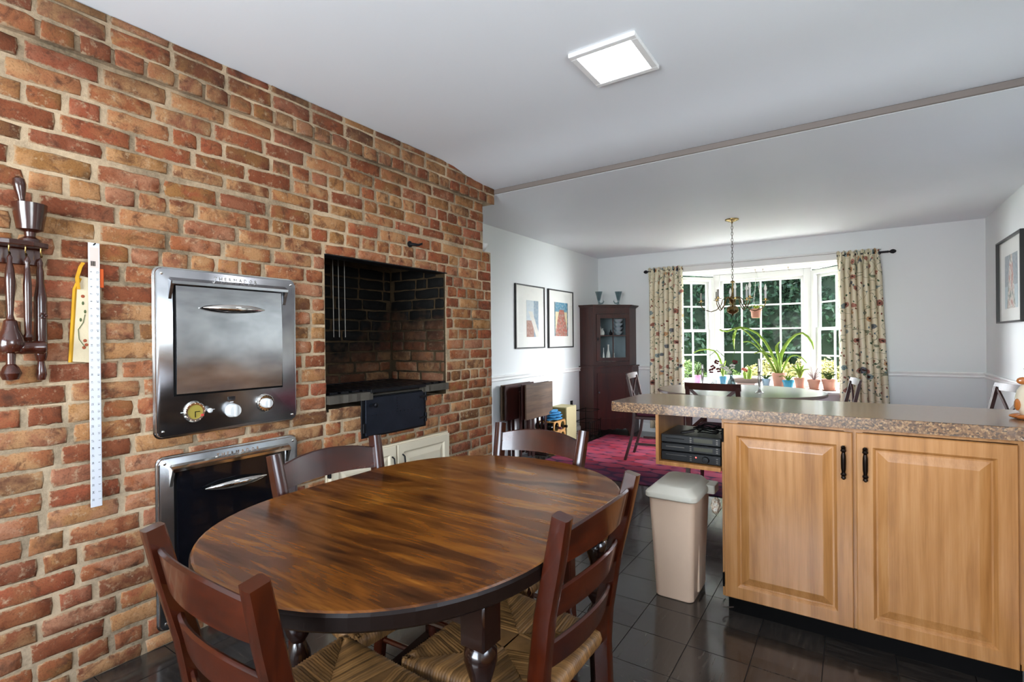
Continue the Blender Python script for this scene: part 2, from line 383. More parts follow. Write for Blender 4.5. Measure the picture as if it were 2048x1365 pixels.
def curtainmat():
    m = N('floral_chintz'); uv = m.co('UV'); v = m.map((1, 1, 1), src=uv)
    wob = m.noise(v, 9, 3, out=1); vv = m.n('ShaderNodeVectorMath', operation='MULTIPLY_ADD'); m.l(wob, vv.inputs[0]); vv.inputs[1].default_value = (.05, .05, 0); m.l(v, vv.inputs[2]); q = vv.outputs[0]
    def spots(scale, r, src):
        d = m.vor(src, scale); return m.math('LESS_THAN', d, r), m.vor(src, scale, out=1)
    c = m.mix(m.noise(v, 4, 2), 'cfc3a4', 'e0d8c2')
    vine = m.math('LESS_THAN', m.math('ABSOLUTE', m.math('SUBTRACT', m.noise(v, 7, 1), .5)), .006)
    c = m.mix(m.math('MULTIPLY', vine, .8), c, '56624a')
    st = m.map((1, .55, 1), src=q, rot=(0, 0, .6)); s1, c1 = spots(46, .3, st); x = m.n('ShaderNodeSeparateColor'); m.l(c1, x.inputs[0]); k = m.math('GREATER_THAN', x.outputs[0], .62)
    c = m.mix(m.math('MULTIPLY', s1, k), c, m.ramp(x.outputs[1], [(0, '4c6048'), (.5, '5a6a70'), (.75, '7c4a3c')], 'CONSTANT'))
    wq = m.n('ShaderNodeVectorMath', operation='MULTIPLY_ADD'); m.l(m.noise(v, 60, 2, out=1), wq.inputs[0]); wq.inputs[1].default_value = (.02, .02, 0); m.l(q, wq.inputs[2]); q2 = wq.outputs[0]
    s2, c2 = spots(13, .36, q2); y = m.n('ShaderNodeSeparateColor'); m.l(c2, y.inputs[0]); k2 = m.math('GREATER_THAN', y.outputs[1], .42)
    c = m.mix(m.math('MULTIPLY', m.math('MULTIPLY', s2, k2), .85), c, m.ramp(y.outputs[0], [(0, '8a4238'), (.28, 'b07f52'), (.45, '3b4a5c'), (.66, '9c5348'), (.82, '61797f')], 'CONSTANT'))
    s3, _ = spots(13, .15, q2); c = m.mix(m.math('MULTIPLY', s3, k2), c, '3a2824')
    return m.fin(c, .85, spec=.15)
M_CURT = curtainmat()
def rugmat():
    m = N('wool_rug'); p = m.n('ShaderNodeNewGeometry').outputs['Position']; x, y, z = m.sep(p)
    u = m.math('DIVIDE', x, .26); v = m.math('DIVIDE', y, .15); row = m.math('FLOOR', v); u = m.math('ADD', u, m.math('MULTIPLY', row, .5))
    fu = m.math('SUBTRACT', m.math('FRACT', u), .5); fv = m.math('SUBTRACT', m.math('FRACT', v), .5)
    d = m.math('SQRT', m.math('ADD', m.math('MULTIPLY', fu, fu), m.math('MULTIPLY', fv, fv)))
    cell = m.n('ShaderNodeTexWhiteNoise'); m.l(m.comb(m.math('FLOOR', u), row, 0), cell.inputs['Vector'])
    n = m.noise(p, 1.6, 3)
    red = m.mix(cell.outputs['Value'], '8c1f30', 'b54a5e'); red = m.mix(m.ramp(m.noise(p, 5, 4), [(.42, 0.0), (.68, .6)]), red, '80506c')
    dn = m.math('ADD', d, m.math('MULTIPLY', m.math('SUBTRACT', m.noise(p, 14, 3), .5), .25))
    inner = m.math('MULTIPLY', m.math('SUBTRACT', y, 4.28), 2.4, clamp=True)
    mask = m.ramp(m.math('SUBTRACT', dn, m.math('MULTIPLY', inner, .14)), [(.36, 1.0), (.46, 0.0)])
    c = m.mix(m.math('MULTIPLY', mask, m.math('ADD', .25, m.math('MULTIPLY', inner, .75))), m.mix(m.noise(p, 3, 3), '241f33', '57344c'), red)
    m.bump(m.noise(p, 250, 2), .6, .004)
    return m.fin(c, .95, spec=.1)
M_RUG = rugmat(); M_MAROON = flat('maroon_velvet', '4c1626', .8, var=.2); M_DINTOP = flat('polished_table', '5a3c30', .3, var=.1, coat=1, coatr=.22, spec=.8)
# ------------------------------------------------------------------ what the camera sees (only to choose which bricks and tiles become single objects)
CAMI = S.camera.matrix_world.inverted()
def seen(p, pad=10):
    q = CAMI @ Vector(p)
    if q.z > -.1: return None
    x = 1024 + 1015.3*q.x/-q.z; y = 682.5 - 1015.3*q.y/-q.z
    return (-q.z) if -pad < x < 2048+pad and -pad < y < 1365+pad else None

# ------------------------------------------------------------------ floor and its tiles
R = random.Random(5)
bm = BX((-.7, -1.7, -.06), (3.45, 6.65, -.0035))
floor = struct('floor', bm, M_GROUT)
TP = .2286; cells = []
for i in range(-10, 9):
    for j in range(-17, 20):
        x0 = 1.534+i*TP; y0 = 2.059+j*TP; x1 = x0+TP; y1 = y0+TP
        x0, x1 = max(x0, -.612), min(x1, 3.386); y0, y1 = max(y0, -1.65), min(y1, 6.555)
        if x1-x0 < .03 or y1-y0 < .03 or (x1 < .02 and y1 < 3.19): continue
        d = seen(((x0+x1)/2, (y0+y1)/2, 0), 60)
        hid = (x0 > 1.9 and y0 > 2.5 and y1 < 4.6) or (x0 > 2.8 and y0 < 2.9)
        cells.append((99 if d is None else d+(20 if hid else 0), x0, y0, x1, y1))
cells.sort()
def tile_bm(w, h):
    return box(B(), (-w/2, -h/2, -.0035), (w/2, h/2, 0))
tmesh = {}
for d, x0, y0, x1, y1 in cells[:298]:
    w, h = x1-x0-.0032, y1-y0-.0032; key = (round(w, 3), round(h, 3))
    if key not in tmesh:
        b = tile_bm(w, h); me = bpy.data.meshes.new('tile'); bmesh.ops.recalc_face_normals(b, faces=b.faces); b.to_mesh(me); b.free(); me.materials.append(M_TILE); tmesh[key] = me
    o = bpy.data.objects.new('tile', tmesh[key]); COL.objects.link(o); o.parent = floor; o.location = ((x0+x1)/2, (y0+y1)/2, 0)
    o.rotation_euler = (R.uniform(-.0012, .0012), R.uniform(-.0012, .0012), R.choice((0, pi/2, pi, -pi/2)) if abs(w-h) < .001 else 0)
bm = B()
for d, x0, y0, x1, y1 in cells[298:]: box(bm, (x0+.0008, y0+.0008, -.0035), (x1-.0008, y1-.0008, 0))
o = obj('tile', bm, M_TILE, floor); o['kind'] = 'stuff'

# ------------------------------------------------------------------ ceiling
prof = [(-1.7, 2.443), (2.4, 2.443), (2.56, 2.440), (2.70, 2.428), (2.82, 2.408), (2.93, 2.392), (3.04, 2.385), (3.19, 2.382), (3.192, 2.345), (6.65, 2.345)]
bm = B(); rows = []
for y, z in prof: rows.append([bm.verts.new((-.7, y, z)), bm.verts.new((3.45, y, z)), bm.verts.new((3.45, y, 2.6)), bm.verts.new((-.7, y, 2.6))])
for a, b in zip(rows, rows[1:]):
    for k in range(4): bm.faces.new((a[k], a[(k+1) % 4], b[(k+1) % 4], b[k]))
bm.faces.new(rows[0]); bm.faces.new(rows[-1][::-1])
ceil = struct('ceiling', bm, M_CEIL, smooth=True)
M_TAUPE = flat('taupe_trim', '7b716b', .5, var=.03)
struct('trim_1', BX((0.0, 3.176, 2.346), (3.388, 3.191, 2.381), .003), M_TAUPE)

# ------------------------------------------------------------------ walls
def wallY(name, y0, y1, xs, zs, holes, m=M_WALL):           # wall lying along x
    bm = B(); X = sorted({xs[0], xs[1], *[h[0] for h in holes], *[h[1] for h in holes]})
    Z = sorted({zs[0], zs[1], *[h[2] for h in holes], *[h[3] for h in holes]})
    for a, b in zip(X, X[1:]):
        for c, d in zip(Z, Z[1:]):
            if any(h[0] <= a and b <= h[1] and h[2] <= c and d <= h[3] for h in holes): continue
            box(bm, (a, y0, c), (b, y1, d))
    bmesh.ops.remove_doubles(bm, verts=bm.verts, dist=1e-5)
    return struct(name, bm, m)
def wallX(name, x0, x1, ys, zs, holes, m=M_WALL):
    bm = B(); Y = sorted({ys[0], ys[1], *[h[0] for h in holes], *[h[1] for h in holes]})
    Z = sorted({zs[0], zs[1], *[h[2] for h in holes], *[h[3] for h in holes]})
    for a, b in zip(Y, Y[1:]):
        for c, d in zip(Z, Z[1:]):
            if any(h[0] <= a and b <= h[1] and h[2] <= c and d <= h[3] for h in holes): continue
            box(bm, (x0, a, c), (x1, b, d))
    bmesh.ops.remove_doubles(bm, verts=bm.verts, dist=1e-5)
    return struct(name, bm, m)
wallX('wall_left', -.72, -.614, (-1.7, 6.66), (-.06, 2.6), [])
wallY('wall_far', 6.559, 6.66, (-.614, 3.388), (-.06, 2.6), [(.38, 2.38, .59, 2.06)])
wallX('wall_right', 3.388, 3.49, (-1.7, 6.66), (-.06, 2.6), [(-.3, 1.2, 1.13, 2.07), (2.6, 4.4, .95, 2.05)])
wallY('wall_near', -1.75, -1.65, (-.614, 3.388), (-.06, 2.6), [(.4, 2.5, .8, 2.1)])
# chair rails and baseboards
RAIL = [(0, .812), (.016, .815), (.022, .824), (.013, .836), (.02, .848), (.028, .858), (.024, .866), (0, .868)]
BASE = [(0, 0), (.016, 0), (.016, .095), (.008, .11), (0, .112)]
def mold(name, prof, axis, at, sgn, a, b):
    bm = B()
    pr = [(at+sgn*d, z) for d, z in prof]
    if axis == 'x': prism(bm, [(p, z) for p, z in pr], a, b, 'X')        # runs along x: poly is (y, z)
    else: prism(bm, [(p, z) for p, z in pr], a, b, 'Y')                 # runs along y: poly is (x, z)
    return struct(name, bm, M_TRIM)
mold('trim_2', RAIL, 'y', -.614, 1, 3.2, 5.95)
mold('trim_3', RAIL, 'x', 6.559, -1, -.04, .12); mold('trim_4', RAIL, 'x', 6.559, -1, 2.63, 3.387)
mold('trim_5', RAIL, 'y', 3.388, -1, 4.9, 6.53)
mold('baseboard_left', BASE, 'y', -.614, 1, 3.2, 5.95); mold('baseboard_far', BASE, 'x', 6.559, -1, -.04, 3.387); mold('baseboard_right', BASE, 'y', 3.388, -1, 2.95, 6.53)

# ------------------------------------------------------------------ brick chimney wall
def wall_core(bm, x0, x1, segs):
    for a, b, c, d in segs: box(bm, (x0, a, c), (x1, b, d))
FY0, FY1, FZ0, FZ1 = 1.69, 2.655, .905, 1.688
bm = B()
wall_core(bm, -.613, -.0055, [(-1.64, FY0-.002, 0, 1.9), (FY1+.002, 3.182, 0, 1.9), (FY0-.002, FY1+.002, 0, FZ0-.06), (-1.64, 3.085, 1.9, 2.443)])
wall_core(bm, -.613, -.56, [(FY0-.002, FY1+.002, FZ0-.06, 1.9)])
wall_core(bm, -.09, -.0055, [(FY0-.002, FY1+.002, FZ1, 1.9)])
brickwall = struct('wall_brick', bm, M_MORTAR)
BH, BP, ZT = .061, .0735, 2.262
def brick_mesh(L, H, seed, m, D=.012):
    r = random.Random(seed); b = B(); ny, nz = 4, 2; g = []
    c = .006
    for j in range(nz+1):
        row = []
        for i in range(ny+1):
            y = -L/2 + c + (L-2*c)*i/ny; z = -H/2 + c*.8 + (H-1.6*c)*j/nz
            edge = i in (0, ny) or j in (0, nz)
            if i in (0, ny) and j in (0, nz): y *= 1-.0026/(L/2); z *= 1-.002/(H/2)
            row.append(b.verts.new((r.uniform(-.0012, .0014) - (.001 if edge else 0), y + r.uniform(-.0035, .0035), z + r.uniform(-.0034, .0034))))
        g.append(row)
    for j in range(nz):
        for i in range(ny): b.faces.new((g[j][i], g[j][i+1], g[j+1][i+1], g[j+1][i]))
    ring = [g[0][i] for i in range(ny+1)] + [g[j][ny] for j in range(1, nz+1)] + [g[nz][i] for i in range(ny-1, -1, -1)] + [g[j][0] for j in range(nz-1, 0, -1)]
    outer = []
    for v in ring:
        y = v.co.y; z = v.co.z
        oy = y + (c if y > L/2-2.2*c else -c if y < -L/2+2.2*c else 0); oz = z + (c if z > H/2-2.2*c else -c if z < -H/2+2.2*c else 0)
        outer.append(b.verts.new((-.005, oy*.997, oz)))
    back = [b.verts.new((-D, v.co.y, v.co.z)) for v in outer]
    n = len(ring)
    for i in range(n):
        b.faces.new((ring[i], outer[i], outer[(i+1) % n], ring[(i+1) % n])); b.faces.new((outer[i], back[i], back[(i+1) % n], outer[(i+1) % n]))
    bmesh.ops.recalc_face_normals(b, faces=b.faces)
    # make sure the face looks to +x
    b.faces.ensure_lookup_table()
    if b.faces[0].normal.x < 0: bmesh.ops.reverse_faces(b, faces=b.faces)
    me = bpy.data.meshes.new('brick'); b.to_mesh(me); b.free(); me.materials.append(m)
    me.polygons.foreach_set('use_smooth', [True]*len(me.polygons))
    return me
def brick_set(m): return {'s': [brick_mesh(.21, BH, k, m) for k in range(9)], 'h': [brick_mesh(.094, BH, 40+k, m) for k in range(6)]}
BS = brick_set(M_BRICK)
def courses(y0, y1, z0, z1, holes, seed, zt=ZT, headers=()):
    """list of (yc, zc, L, H)"""
    r = random.Random(seed); out = []; k = 0
    zc = zt - BP/2
    while zc - BH/2 > z0 - .05:
        lo = max(zc-BH/2, z0+.002); hi = min(zc+BH/2, z1-.002)
        y = y0 - r.uniform(0, .2); head = (k in headers) or r.random() < .05
        gap = .0135
        while y < y1:
            L = (.094 if (r.random() < (.9 if head else .08)) else r.uniform(.204, .218))
            a, b = max(y, y0+.003), min(y+L, y1-.003); segs = [(a, b)]
            cuts = []
            for (p, q, s, t) in holes:
                if hi > s+.004 and lo < t-.004 and b > p+.004 and a < q-.004:
                    ns = []
                    for a1, b1 in segs:
                        if b1 <= p or a1 >= q: ns.append((a1, b1)); continue
                        if a1 < p-.025: ns.append((a1, p-.004))
                        if b1 > q+.025: ns.append((q+.004, b1))
                        ca, cb2 = max(a1, p), min(b1, q)
                        if hi > t+.018: cuts.append((ca, cb2, t+.005, hi))
                        elif lo < s-.018: cuts.append((ca, cb2, lo, s-.005))
                    segs = ns
            for a1, b1 in segs:
                if b1-a1 > .025 and hi-lo > .02: out.append(((a1+b1)/2, (hi+lo)/2, b1-a1, hi-lo))
            for a1, b1, c1, d1 in cuts:
                if b1-a1 > .03 and not any(c1 < t-.004 and d1 > s+.004 and b1 > p+.004 and a1 < q-.004 for (p, q, s, t) in holes): out.append(((a1+b1)/2, (c1+d1)/2, b1-a1, d1-c1))
            y += L + gap + r.uniform(-.002, .003)
        zc -= BP; k += 1
    return out
def lay(parent, lst, place, sets, seed, limit=298, key=None):
    r = random.Random(seed); items = []
    for yc, zc, L, H in lst:
        loc, rz = place(yc, zc); d = seen(loc, 120)
        items.append((99 if d is None else d/ (1 if L > .12 else .8), loc, rz, L, H))
    items.sort(key=lambda t: t[0])
    for n, (d, loc, rz, L, H) in enumerate(items):
        me = r.choice(sets['s' if L > .14 else 'h']); base = .21 if L > .14 else .094
        sc = (1, L/base, H/BH); out = Matrix.Rotation(rz, 3, 'Z') @ Vector((1, 0, 0))
        p = Vector(loc) + out*r.uniform(-.0015, .0028); tilt = r.uniform(-.013, .013)
        if n < limit:
            o = bpy.data.objects.new('brick', me); COL.objects.link(o); o.parent = parent
            o.location = p - OFF.get(rootof(parent).name, Vector((0, 0, 0))); o.rotation_euler = (tilt, 0, rz); o.scale = sc
        else: rest.append((me, p, rz, sc, tilt))
rest = []
def lay_rest(parent, m):
    global rest
    if not rest: return
    bm = B()
    for me, p, rz, sc, tilt in rest:
        k = len(bm.verts); bm.from_mesh(me); bm.verts.ensure_lookup_table()
        M = Matrix.Translation(p) @ Matrix.Rotation(rz, 4, 'Z') @ Matrix.Rotation(tilt, 4, 'X') @ Matrix.Diagonal((*sc, 1))
        for v in bm.verts[k:]: v.co = M @ v.co
    o = obj('brick', bm, m, parent, smooth='all'); o['kind'] = 'stuff'; rest = []
holes = [(FY0, FY1, .886, FZ1), (1.80, 2.42, .0, .60), (.93, 1.46, .88, 1.49), (.93, 1.46, .1, .725), (1.97, 2.38, .70, .89), (1.68, 2.652, 0, .602)]
lst = courses(-.3, 3.182, 0, 1.911, holes, 3, headers=(6, 17, 29)) 
lst2 = [t for t in courses(-.3, 3.088, 1.9105, ZT-.004, [], 9, headers=())]
lay(brickwall, lst+lst2, lambda y, z: ((0, y, z), 0), BS, 4)
lay_rest(brickwall, M_BRICK_I)
bm = BX((-.613, -1.64, ZT+.06), (.0345, 3.183, 2.4425)); box(bm, (-.613, -1.64, ZT+.008), (.028, 3.18, ZT+.06))
corb = struct('trim_6', bm, M_MORTAR)
cl = []
for k, (zz, hh, hd) in enumerate(((ZT+.004, .062, True), (ZT+.0775, .062, False), (ZT+.151, .028, False))):
    r = random.Random(20+k); y = -.3
    while y < 3.18:
        L = .094 if hd else r.uniform(.192, .204); e = min(y+L, 3.184)
        if e-y > .04: cl.append(((y+e)/2, zz+hh/2, e-y, hh))
        y += L+.012
lay(corb, cl, lambda y, z: ((.04, y, z), 0), BS, 6); lay_rest(corb, M_BRICK_I)

# ------------------------------------------------------------------ fireplace recess
fp = thing('fireplace', 'soot-blackened square brick fireplace recess set in the brick wall', 'fireplace', (-.3, 2.17, .905))
SB = brick_set(M_SOOT); SD = SB
obj('liner', (lambda b: (box(b, (-.555, FY0, FZ0-.05), (-.549, FY1, 1.88)), box(b, (-.555, FY1-.003, FZ0-.05), (-.012, FY1, FZ1)), box(b, (-.555, FY1-.003, FZ1), (-.091, FY1, 1.84)), box(b, (-.555, FY0, FZ0-.05), (-.012, FY0+.003, FZ1)), box(b, (-.093, FY0, FZ1), (-.0905, FY1, 1.84)), box(b, (-.549, FY0, 1.80), (-.09, FY1, 1.84)), b)[-1])(B()), M_MORTAR_S, fp)
rr = random.Random(8)
zt = .93+BP*11
bk = courses(FY0+.004, FY1-.004, .93, 1.80, [], 31, zt=zt); 
lay(fp, [t for t in bk if t[1] < 1.25], lambda y, z: ((-.540, y, z), 0), SB, 11)
lay(fp, [t for t in bk if t[1] >= 1.25], lambda y, z: ((-.540, y, z), 0), SD, 12)
sd = courses(-.535, -.016, .93, 1.80, [(-.09, 0, FZ1-.002, 1.9)], 33, zt=zt)
lay(fp, [t for t in sd], lambda a, z: ((a, FY1-.012, z), -pi/2), SB, 13)
lay(fp, [t for t in sd if t[1] < FZ1], lambda a, z: ((a, FY0+.012, z), pi/2), SD, 14)
rest = []
# hearth slab, its broken front edge stones, grate and lintel
obj('hearth_slab', BX((-.548, FY0+.004, .895), (-.02, FY1-.004, .915), .004), M_SLATE, fp)
def slab(y0, y1, z0, z1, x1):
    b = B(); r = random.Random(int(y0*100)); n = 10; top = []; bot = []
    pts = [(-.02, y0)] + [(x1 + r.uniform(-.005, .004), y0+(y1-y0)*i/n) for i in range(n+1)] + [(-.02, y1)]
    prism(b, pts, z0, z1); return b
obj('edge_stone', slab(FY0+.004, 1.985, .888, .932, .022), M_SLATE, fp); obj('edge_stone', slab(2.405, FY1-.002, .890, .934, .014), M_SLATE, fp)
g = B(); box(g, (-.012, 1.965, .925), (.03, 2.415, .946), .002)
obj('grate_front_bar', g, M_IRON, fp)
g = B()
for k in range(13): y = 1.72+k*.074; box(g, (-.47, y, .935), (-.014, y+.05, .946))
box(g, (-.49, FY0+.02, .925), (-.47, FY1-.05, .95))
obj('grate', g, M_IRON, fp)
obj('lintel', BX((-.09, FY0-.002, FZ1-.004), (.006, FY1+.004, FZ1+.003), .001), M_IRON, fp)
g = B()
for y in (1.96, 2.0, 2.045): tube(g, [(-.3, y, 1.79), (-.3, y+.004, 1.25)], .0022, 5)
obj('hanging_wire', g, M_GREYM, fp)

# iron ash door under the recess
ad = thing('ash_door', 'dark blued steel ash door with rivets below the brick fireplace recess', 'ash door', (.01, 2.17, .79))
g = B(); box(g, (-.006, 1.915, .668), (.004, 2.44, .905), .002); obj('frame', g, M_IRON, ad)
g = BX((.004, 1.938, .68), (.014, 2.412, .898), .002); obj('plate', g, M_IRONB, ad)
g = B()
for k in range(15): lathe(g, [(.0035, .013), (.003, .0165), (.001, .0175)], (0, 1.955+k*.0315, .795), 6, 'X')
for k in range(5): lathe(g, [(.0035, .013), (.003, .0165), (.001, .0175)], (0, 2.18, .81+k*.018), 6, 'X')
obj('rivet', g, M_IRON, ad, kind='stuff')
for y, z in ((2.43, .73), (2.43, .865)):
    g = B(); tube(g, [(.012, y, z-.028), (.012, y, z+.028)], .007, 8); box(g, (.013, y-.06, z-.007), (.018, y, z+.007), .001); obj('hinge', g, M_IRON, ad)
g = B(); lathe(g, [(.007, .012), (.007, .03), (.014, .034), (.014, .044), (.006, .05)], (0, 1.99, .855), 12, 'X'); tube(g, [(.03, 1.985, .855), (.03, 1.955, .852)], .004, 6); obj('knob', g, M_IRON, ad, smooth=True)
g = B(); box(g, (.004, 1.915, .70), (.02, 1.935, .755), .003); obj('catch', g, M_IRON, ad)

# black hook in the bricks above the recess
hk = thing('wall_hook', 'small black iron hook in the brick wall above the fireplace recess', 'hook', (0, 2.34, 1.835))
g = B(); lathe(g, [(.02, 0), (.02, .006), (.01, .01)], (0, 2.31, 1.835), 10, 'X'); obj('plate', g, M_IRON, hk)
g = B(); tube(g, [(.005, 2.31, 1.835), (.03, 2.325, 1.832), (.045, 2.345, 1.83), (.05, 2.37, 1.842)], .007, 8, [.009, .009, .008, .006]); obj('hook', g, M_IRON, hk, smooth=True)

# ------------------------------------------------------------------ built-in ovens
def oven(label, y0, y1, z0, z1, dy0, dy1, dz0, dz1, controls, mframe, mdoor, hz):
    t = thing('wall_oven', label, 'oven', (0, (y0+y1)/2, (z0+z1)/2))
    # frame plate: rounded rim around the recessed door field
    g = B(); prism(g, rrect(y0, z0, y1, z1, .025, 5), .003, .022, 'X', bev=.006); obj('frame', g, mframe, t, smooth=True)
    g = B(); prism(g, rrect(y0-.006, z0-.006, y1+.006, z1+.006, .03, 5), .001, .006, 'X'); obj('rim', g, M_CHROME, t)
    g = BX((.0215, dy0-.008, dz0-.009), (.0235, dy1+.008, dz1+.004)); obj('door_gap', g, M_BLACKM, t)
    g = B()
    # door slightly bowed
    n = 12
    for i in range(n):
        za, zb = dz0+(dz1-dz0)*i/n, dz0+(dz1-dz0)*(i+1)/n
    xs = [.031 + .006*sin(pi*i/n) for i in range(n+1)]
    poly = [(.023, dz0)] + [(xs[i], dz0+(dz1-dz0)*i/n) for i in range(n+1)] + [(.023, dz1)]
    prism(g, poly, dy0, dy1, 'Y'); dr = obj('door', g, mdoor, t, smooth=True)
    # hood lip over the door
    g = B(); prism(g, [(.02, dz1+.034), (.022, dz1+.034), (.05, dz1+.018), (.05, dz1+.006), (.04, dz1+.01), (.02, dz1+.012)], dy0-.02, dy1+.025, 'Y')
    for ya, yb in ((dy0-.024, dy0-.012), (dy1+.012, dy1+.027)):
        prism(g, [(.02, dz1+.03), (.05, dz1+.016), (.02, dz1-.06)], ya, yb, 'Y')
    obj('hood', g, M_CHROME if not controls else mframe, t)
    # long handle on two feet
    yc = (dy0+dy1)/2; L = .135; g = B(); pts = []; rs = []
    for i in range(13):
        u = -1+2*i/12; pts.append((.05+.02*(1-u*u), yc+u*L, hz)); rs.append((.010*(1-abs(u)**2.2)+.0015))
    k = 0; sweep(g, pts, [(a*1, b*1.5) for a, b in circ(1, 10)], [(q, q) for q in rs])
    for s in (-1, 1): tube(g, [(.03, yc+s*.105, hz), (.054, yc+s*.1, hz)], .008, 8)
    obj('handle', g, M_CHROME, t, smooth=True)
    g = B(); lathe(g, [(1, 0), (1, .002), (.1, .004)], (0, 0, 0), 16, 'X'); 
    for v in g.verts: v.co = Vector((.033+v.co.x, yc+v.co.y*.135, hz+v.co.z*.018))
    obj('handle_recess', g, M_BLACKM, t)
    for yy in (y0+.022, y1-.022):
        for zz in (z0+.024, z1-.022):
            g = B(); lathe(g, [(.006, .021), (.006, .024), (.003, .0255)], (0, yy, zz), 10, 'X'); obj('screw', g, M_CHROME, t, smooth=True)
    tx = text_bm('THERMADOR', .021, .0006, spacing=1.75); g = B(); merge(g, tx, FACE_L((.0228, (dy0+dy1)/2+.02, z1-.026)))
    obj('lettering', g, M_CHROME if not controls else M_PEWTER, t, label='raised metal letters THERMADOR')
    return t
ov = oven('upper wall oven, bright brushed steel door above three round controls', .888, 1.498, .842, 1.527, .958, 1.418, 1.014, 1.458, True, M_STEEL, M_STEEL, 1.372)
# controls of the upper oven
t = ov
g = B(); lathe(g, [(.043, .02), (.043, .028), (.038, .033), (.030, .033), (.030, .029)], (0, 1.027, .934), 28, 'X'); tm = obj('timer', g, M_CHROME, t, smooth=True)
g = B(); lathe(g, [(.03, .028), (.03, .0305)], (0, 1.027, .934), 24, 'X'); obj('timer_face', g, flat('timer_face', '9c8a3e', .3), tm)
g = B(); box(g, (.0306, 1.026, .911), (.0316, 1.029, .936)); box(g, (.0306, 1.027, .933), (.0316, 1.046, .936)); obj('timer_hand', g, M_BLACKM, tm)
g = B()
for k in range(12):
    a = 2*pi*k/12; ell(g, (.034, 1.027+.0365*cos(a), .934+.0365*sin(a)), (.0012, .002, .002), 6, 4)
obj('timer_stud', g, M_PLASTIC, tm, kind='stuff')
g = B(); box(g, (.033, 1.047, .913), (.036, 1.06, .923), .001); obj('timer_marker', g, flat('red_marker', 'b83a30', .4), tm)
g = B(); lathe(g, [(.006, .02), (.006, .032), (.010, .036), (.010, .042), (.005, .046)], (0, 1.083, .934), 12, 'X'); obj('timer_knob', g, M_WHITE, tm, smooth=True)
def knob(yc, zc, r, skirt):
    g = B()
    if skirt:
        lathe(g, [(.041, .02), (.041, .027), (.036, .031), (.026, .031)], (0, yc, zc), 28, 'X'); d = obj('dial', g, M_CHROME, t, smooth=True); g = B()
        for k in range(16):
            a = 2*pi*k/16; ell(g, (.0315, yc+.034*cos(a), zc+.034*sin(a)), (.001, .0028, .0028), 6, 4)
        obj('dial_mark', g, M_BLACKM, d, kind='stuff'); g = B()
    lathe(g, [(r*1.04, .021), (r*1.0, .03), (r*.9, .052), (r*.8, .056), (.001, .057)], (0, yc, zc), 24, 'X'); box(g, (.054, yc-r*.2, zc-r*.85), (.0615, yc+r*.2, zc+r*.85), .002)
    obj('knob', g, M_WHITE, t, smooth=True, label='white plastic control knob')
knob(1.183, .922, .030, False); knob(1.338, .938, .023, True)
obj('indicator_window', BX((.021, 1.165, .967), (.0245, 1.198, .983), .001), M_BLACKGLASS, t)
g = B(); box(g, (.0215, .975, .934), (.0225, .985, .937)); box(g, (.0215, 1.1, .934), (.0225, 1.11, .937)); box(g, (.0215, 1.175, .957), (.0225, 1.19, .9605)); obj('control_mark', g, M_WHITE, t)
oven('lower wall oven with dark glossy door, half hidden by the dining table', .893, 1.5, .068, .759, .955, 1.425, .12, .695, False, M_STEELD, M_BLACKGLASS, .606)

# ------------------------------------------------------------------ cream cupboard doors set low in the bricks
def raised_door(parent, name, lo, hi, facing, m, mcut, frame=.055, T=.02, dz=0):
    """door in plane; facing '+x' or '-y'. lo/hi = (a0,z0),(a1,z1) plane coords; returns the door object"""
    (a0, z0), (a1, z1) = lo, hi; g = B()
    def V(a, z, d): return (parent_x+d, a, z) if facing == '+x' else (a, parent_x-d, z)
    def loop(i, d): return [g.verts.new(V(a, z, d)) for a, z in ((a0+i, z0+i), (a1-i, z0+i), (a1-i, z1-i), (a0+i, z1-i))]
    L = [loop(0, 0), loop(0, T-.003), loop(.003, T), loop(frame-.006, T), loop(frame, T-.006), loop(frame+.004, T-.011), loop(frame+.010, T-.011), loop(frame+.038, T-.002), loop(frame+.042, T-.001)]
    for a, b in zip(L, L[1:]):
        for k in range(4): g.faces.new((a[k], a[(k+1) % 4], b[(k+1) % 4], b[k]))
    g.faces.new(L[0]); g.faces.new(L[-1])
    return obj(name, g, m, parent)
cc = thing('brick_wall_cupboard', 'low cream cupboard with two panelled doors in the brick wall under the fireplace', 'cupboard', (0, 2.16, .3))
parent_x = .006
g = B()
for lo, hi in (((-.01, 1.68, .02), (.006, 1.70, .60)), ((-.01, 2.63, .02), (.006, 2.652, .60)), ((-.01, 1.70, .58), (.006, 2.63, .60)), ((-.01, 1.7, .02), (.006, 2.63, .05))): box(g, lo, hi)
box(g, (-.012, 1.68, .02), (-.004, 2.652, .6)); obj('frame', g, M_CREAM, cc)
for a, b, hy in ((1.692, 2.158, 2.12), (2.17, 2.644, 2.205)):
    d = raised_door(cc, 'door', (a, .04), (b, .592), '+x', M_CREAM, None)
    g = B(); tube(g, [(.03, hy, .53), (.048, hy, .52), (.052, hy, .49), (.045, hy, .46), (.03, hy, .45)], .005, 8); obj('handle', g, M_IRON, d, smooth=True)
g = B(); box(g, (.008, 1.682, .50), (.03, 1.694, .56), .002); obj('hinge', g, M_IRON, cc)

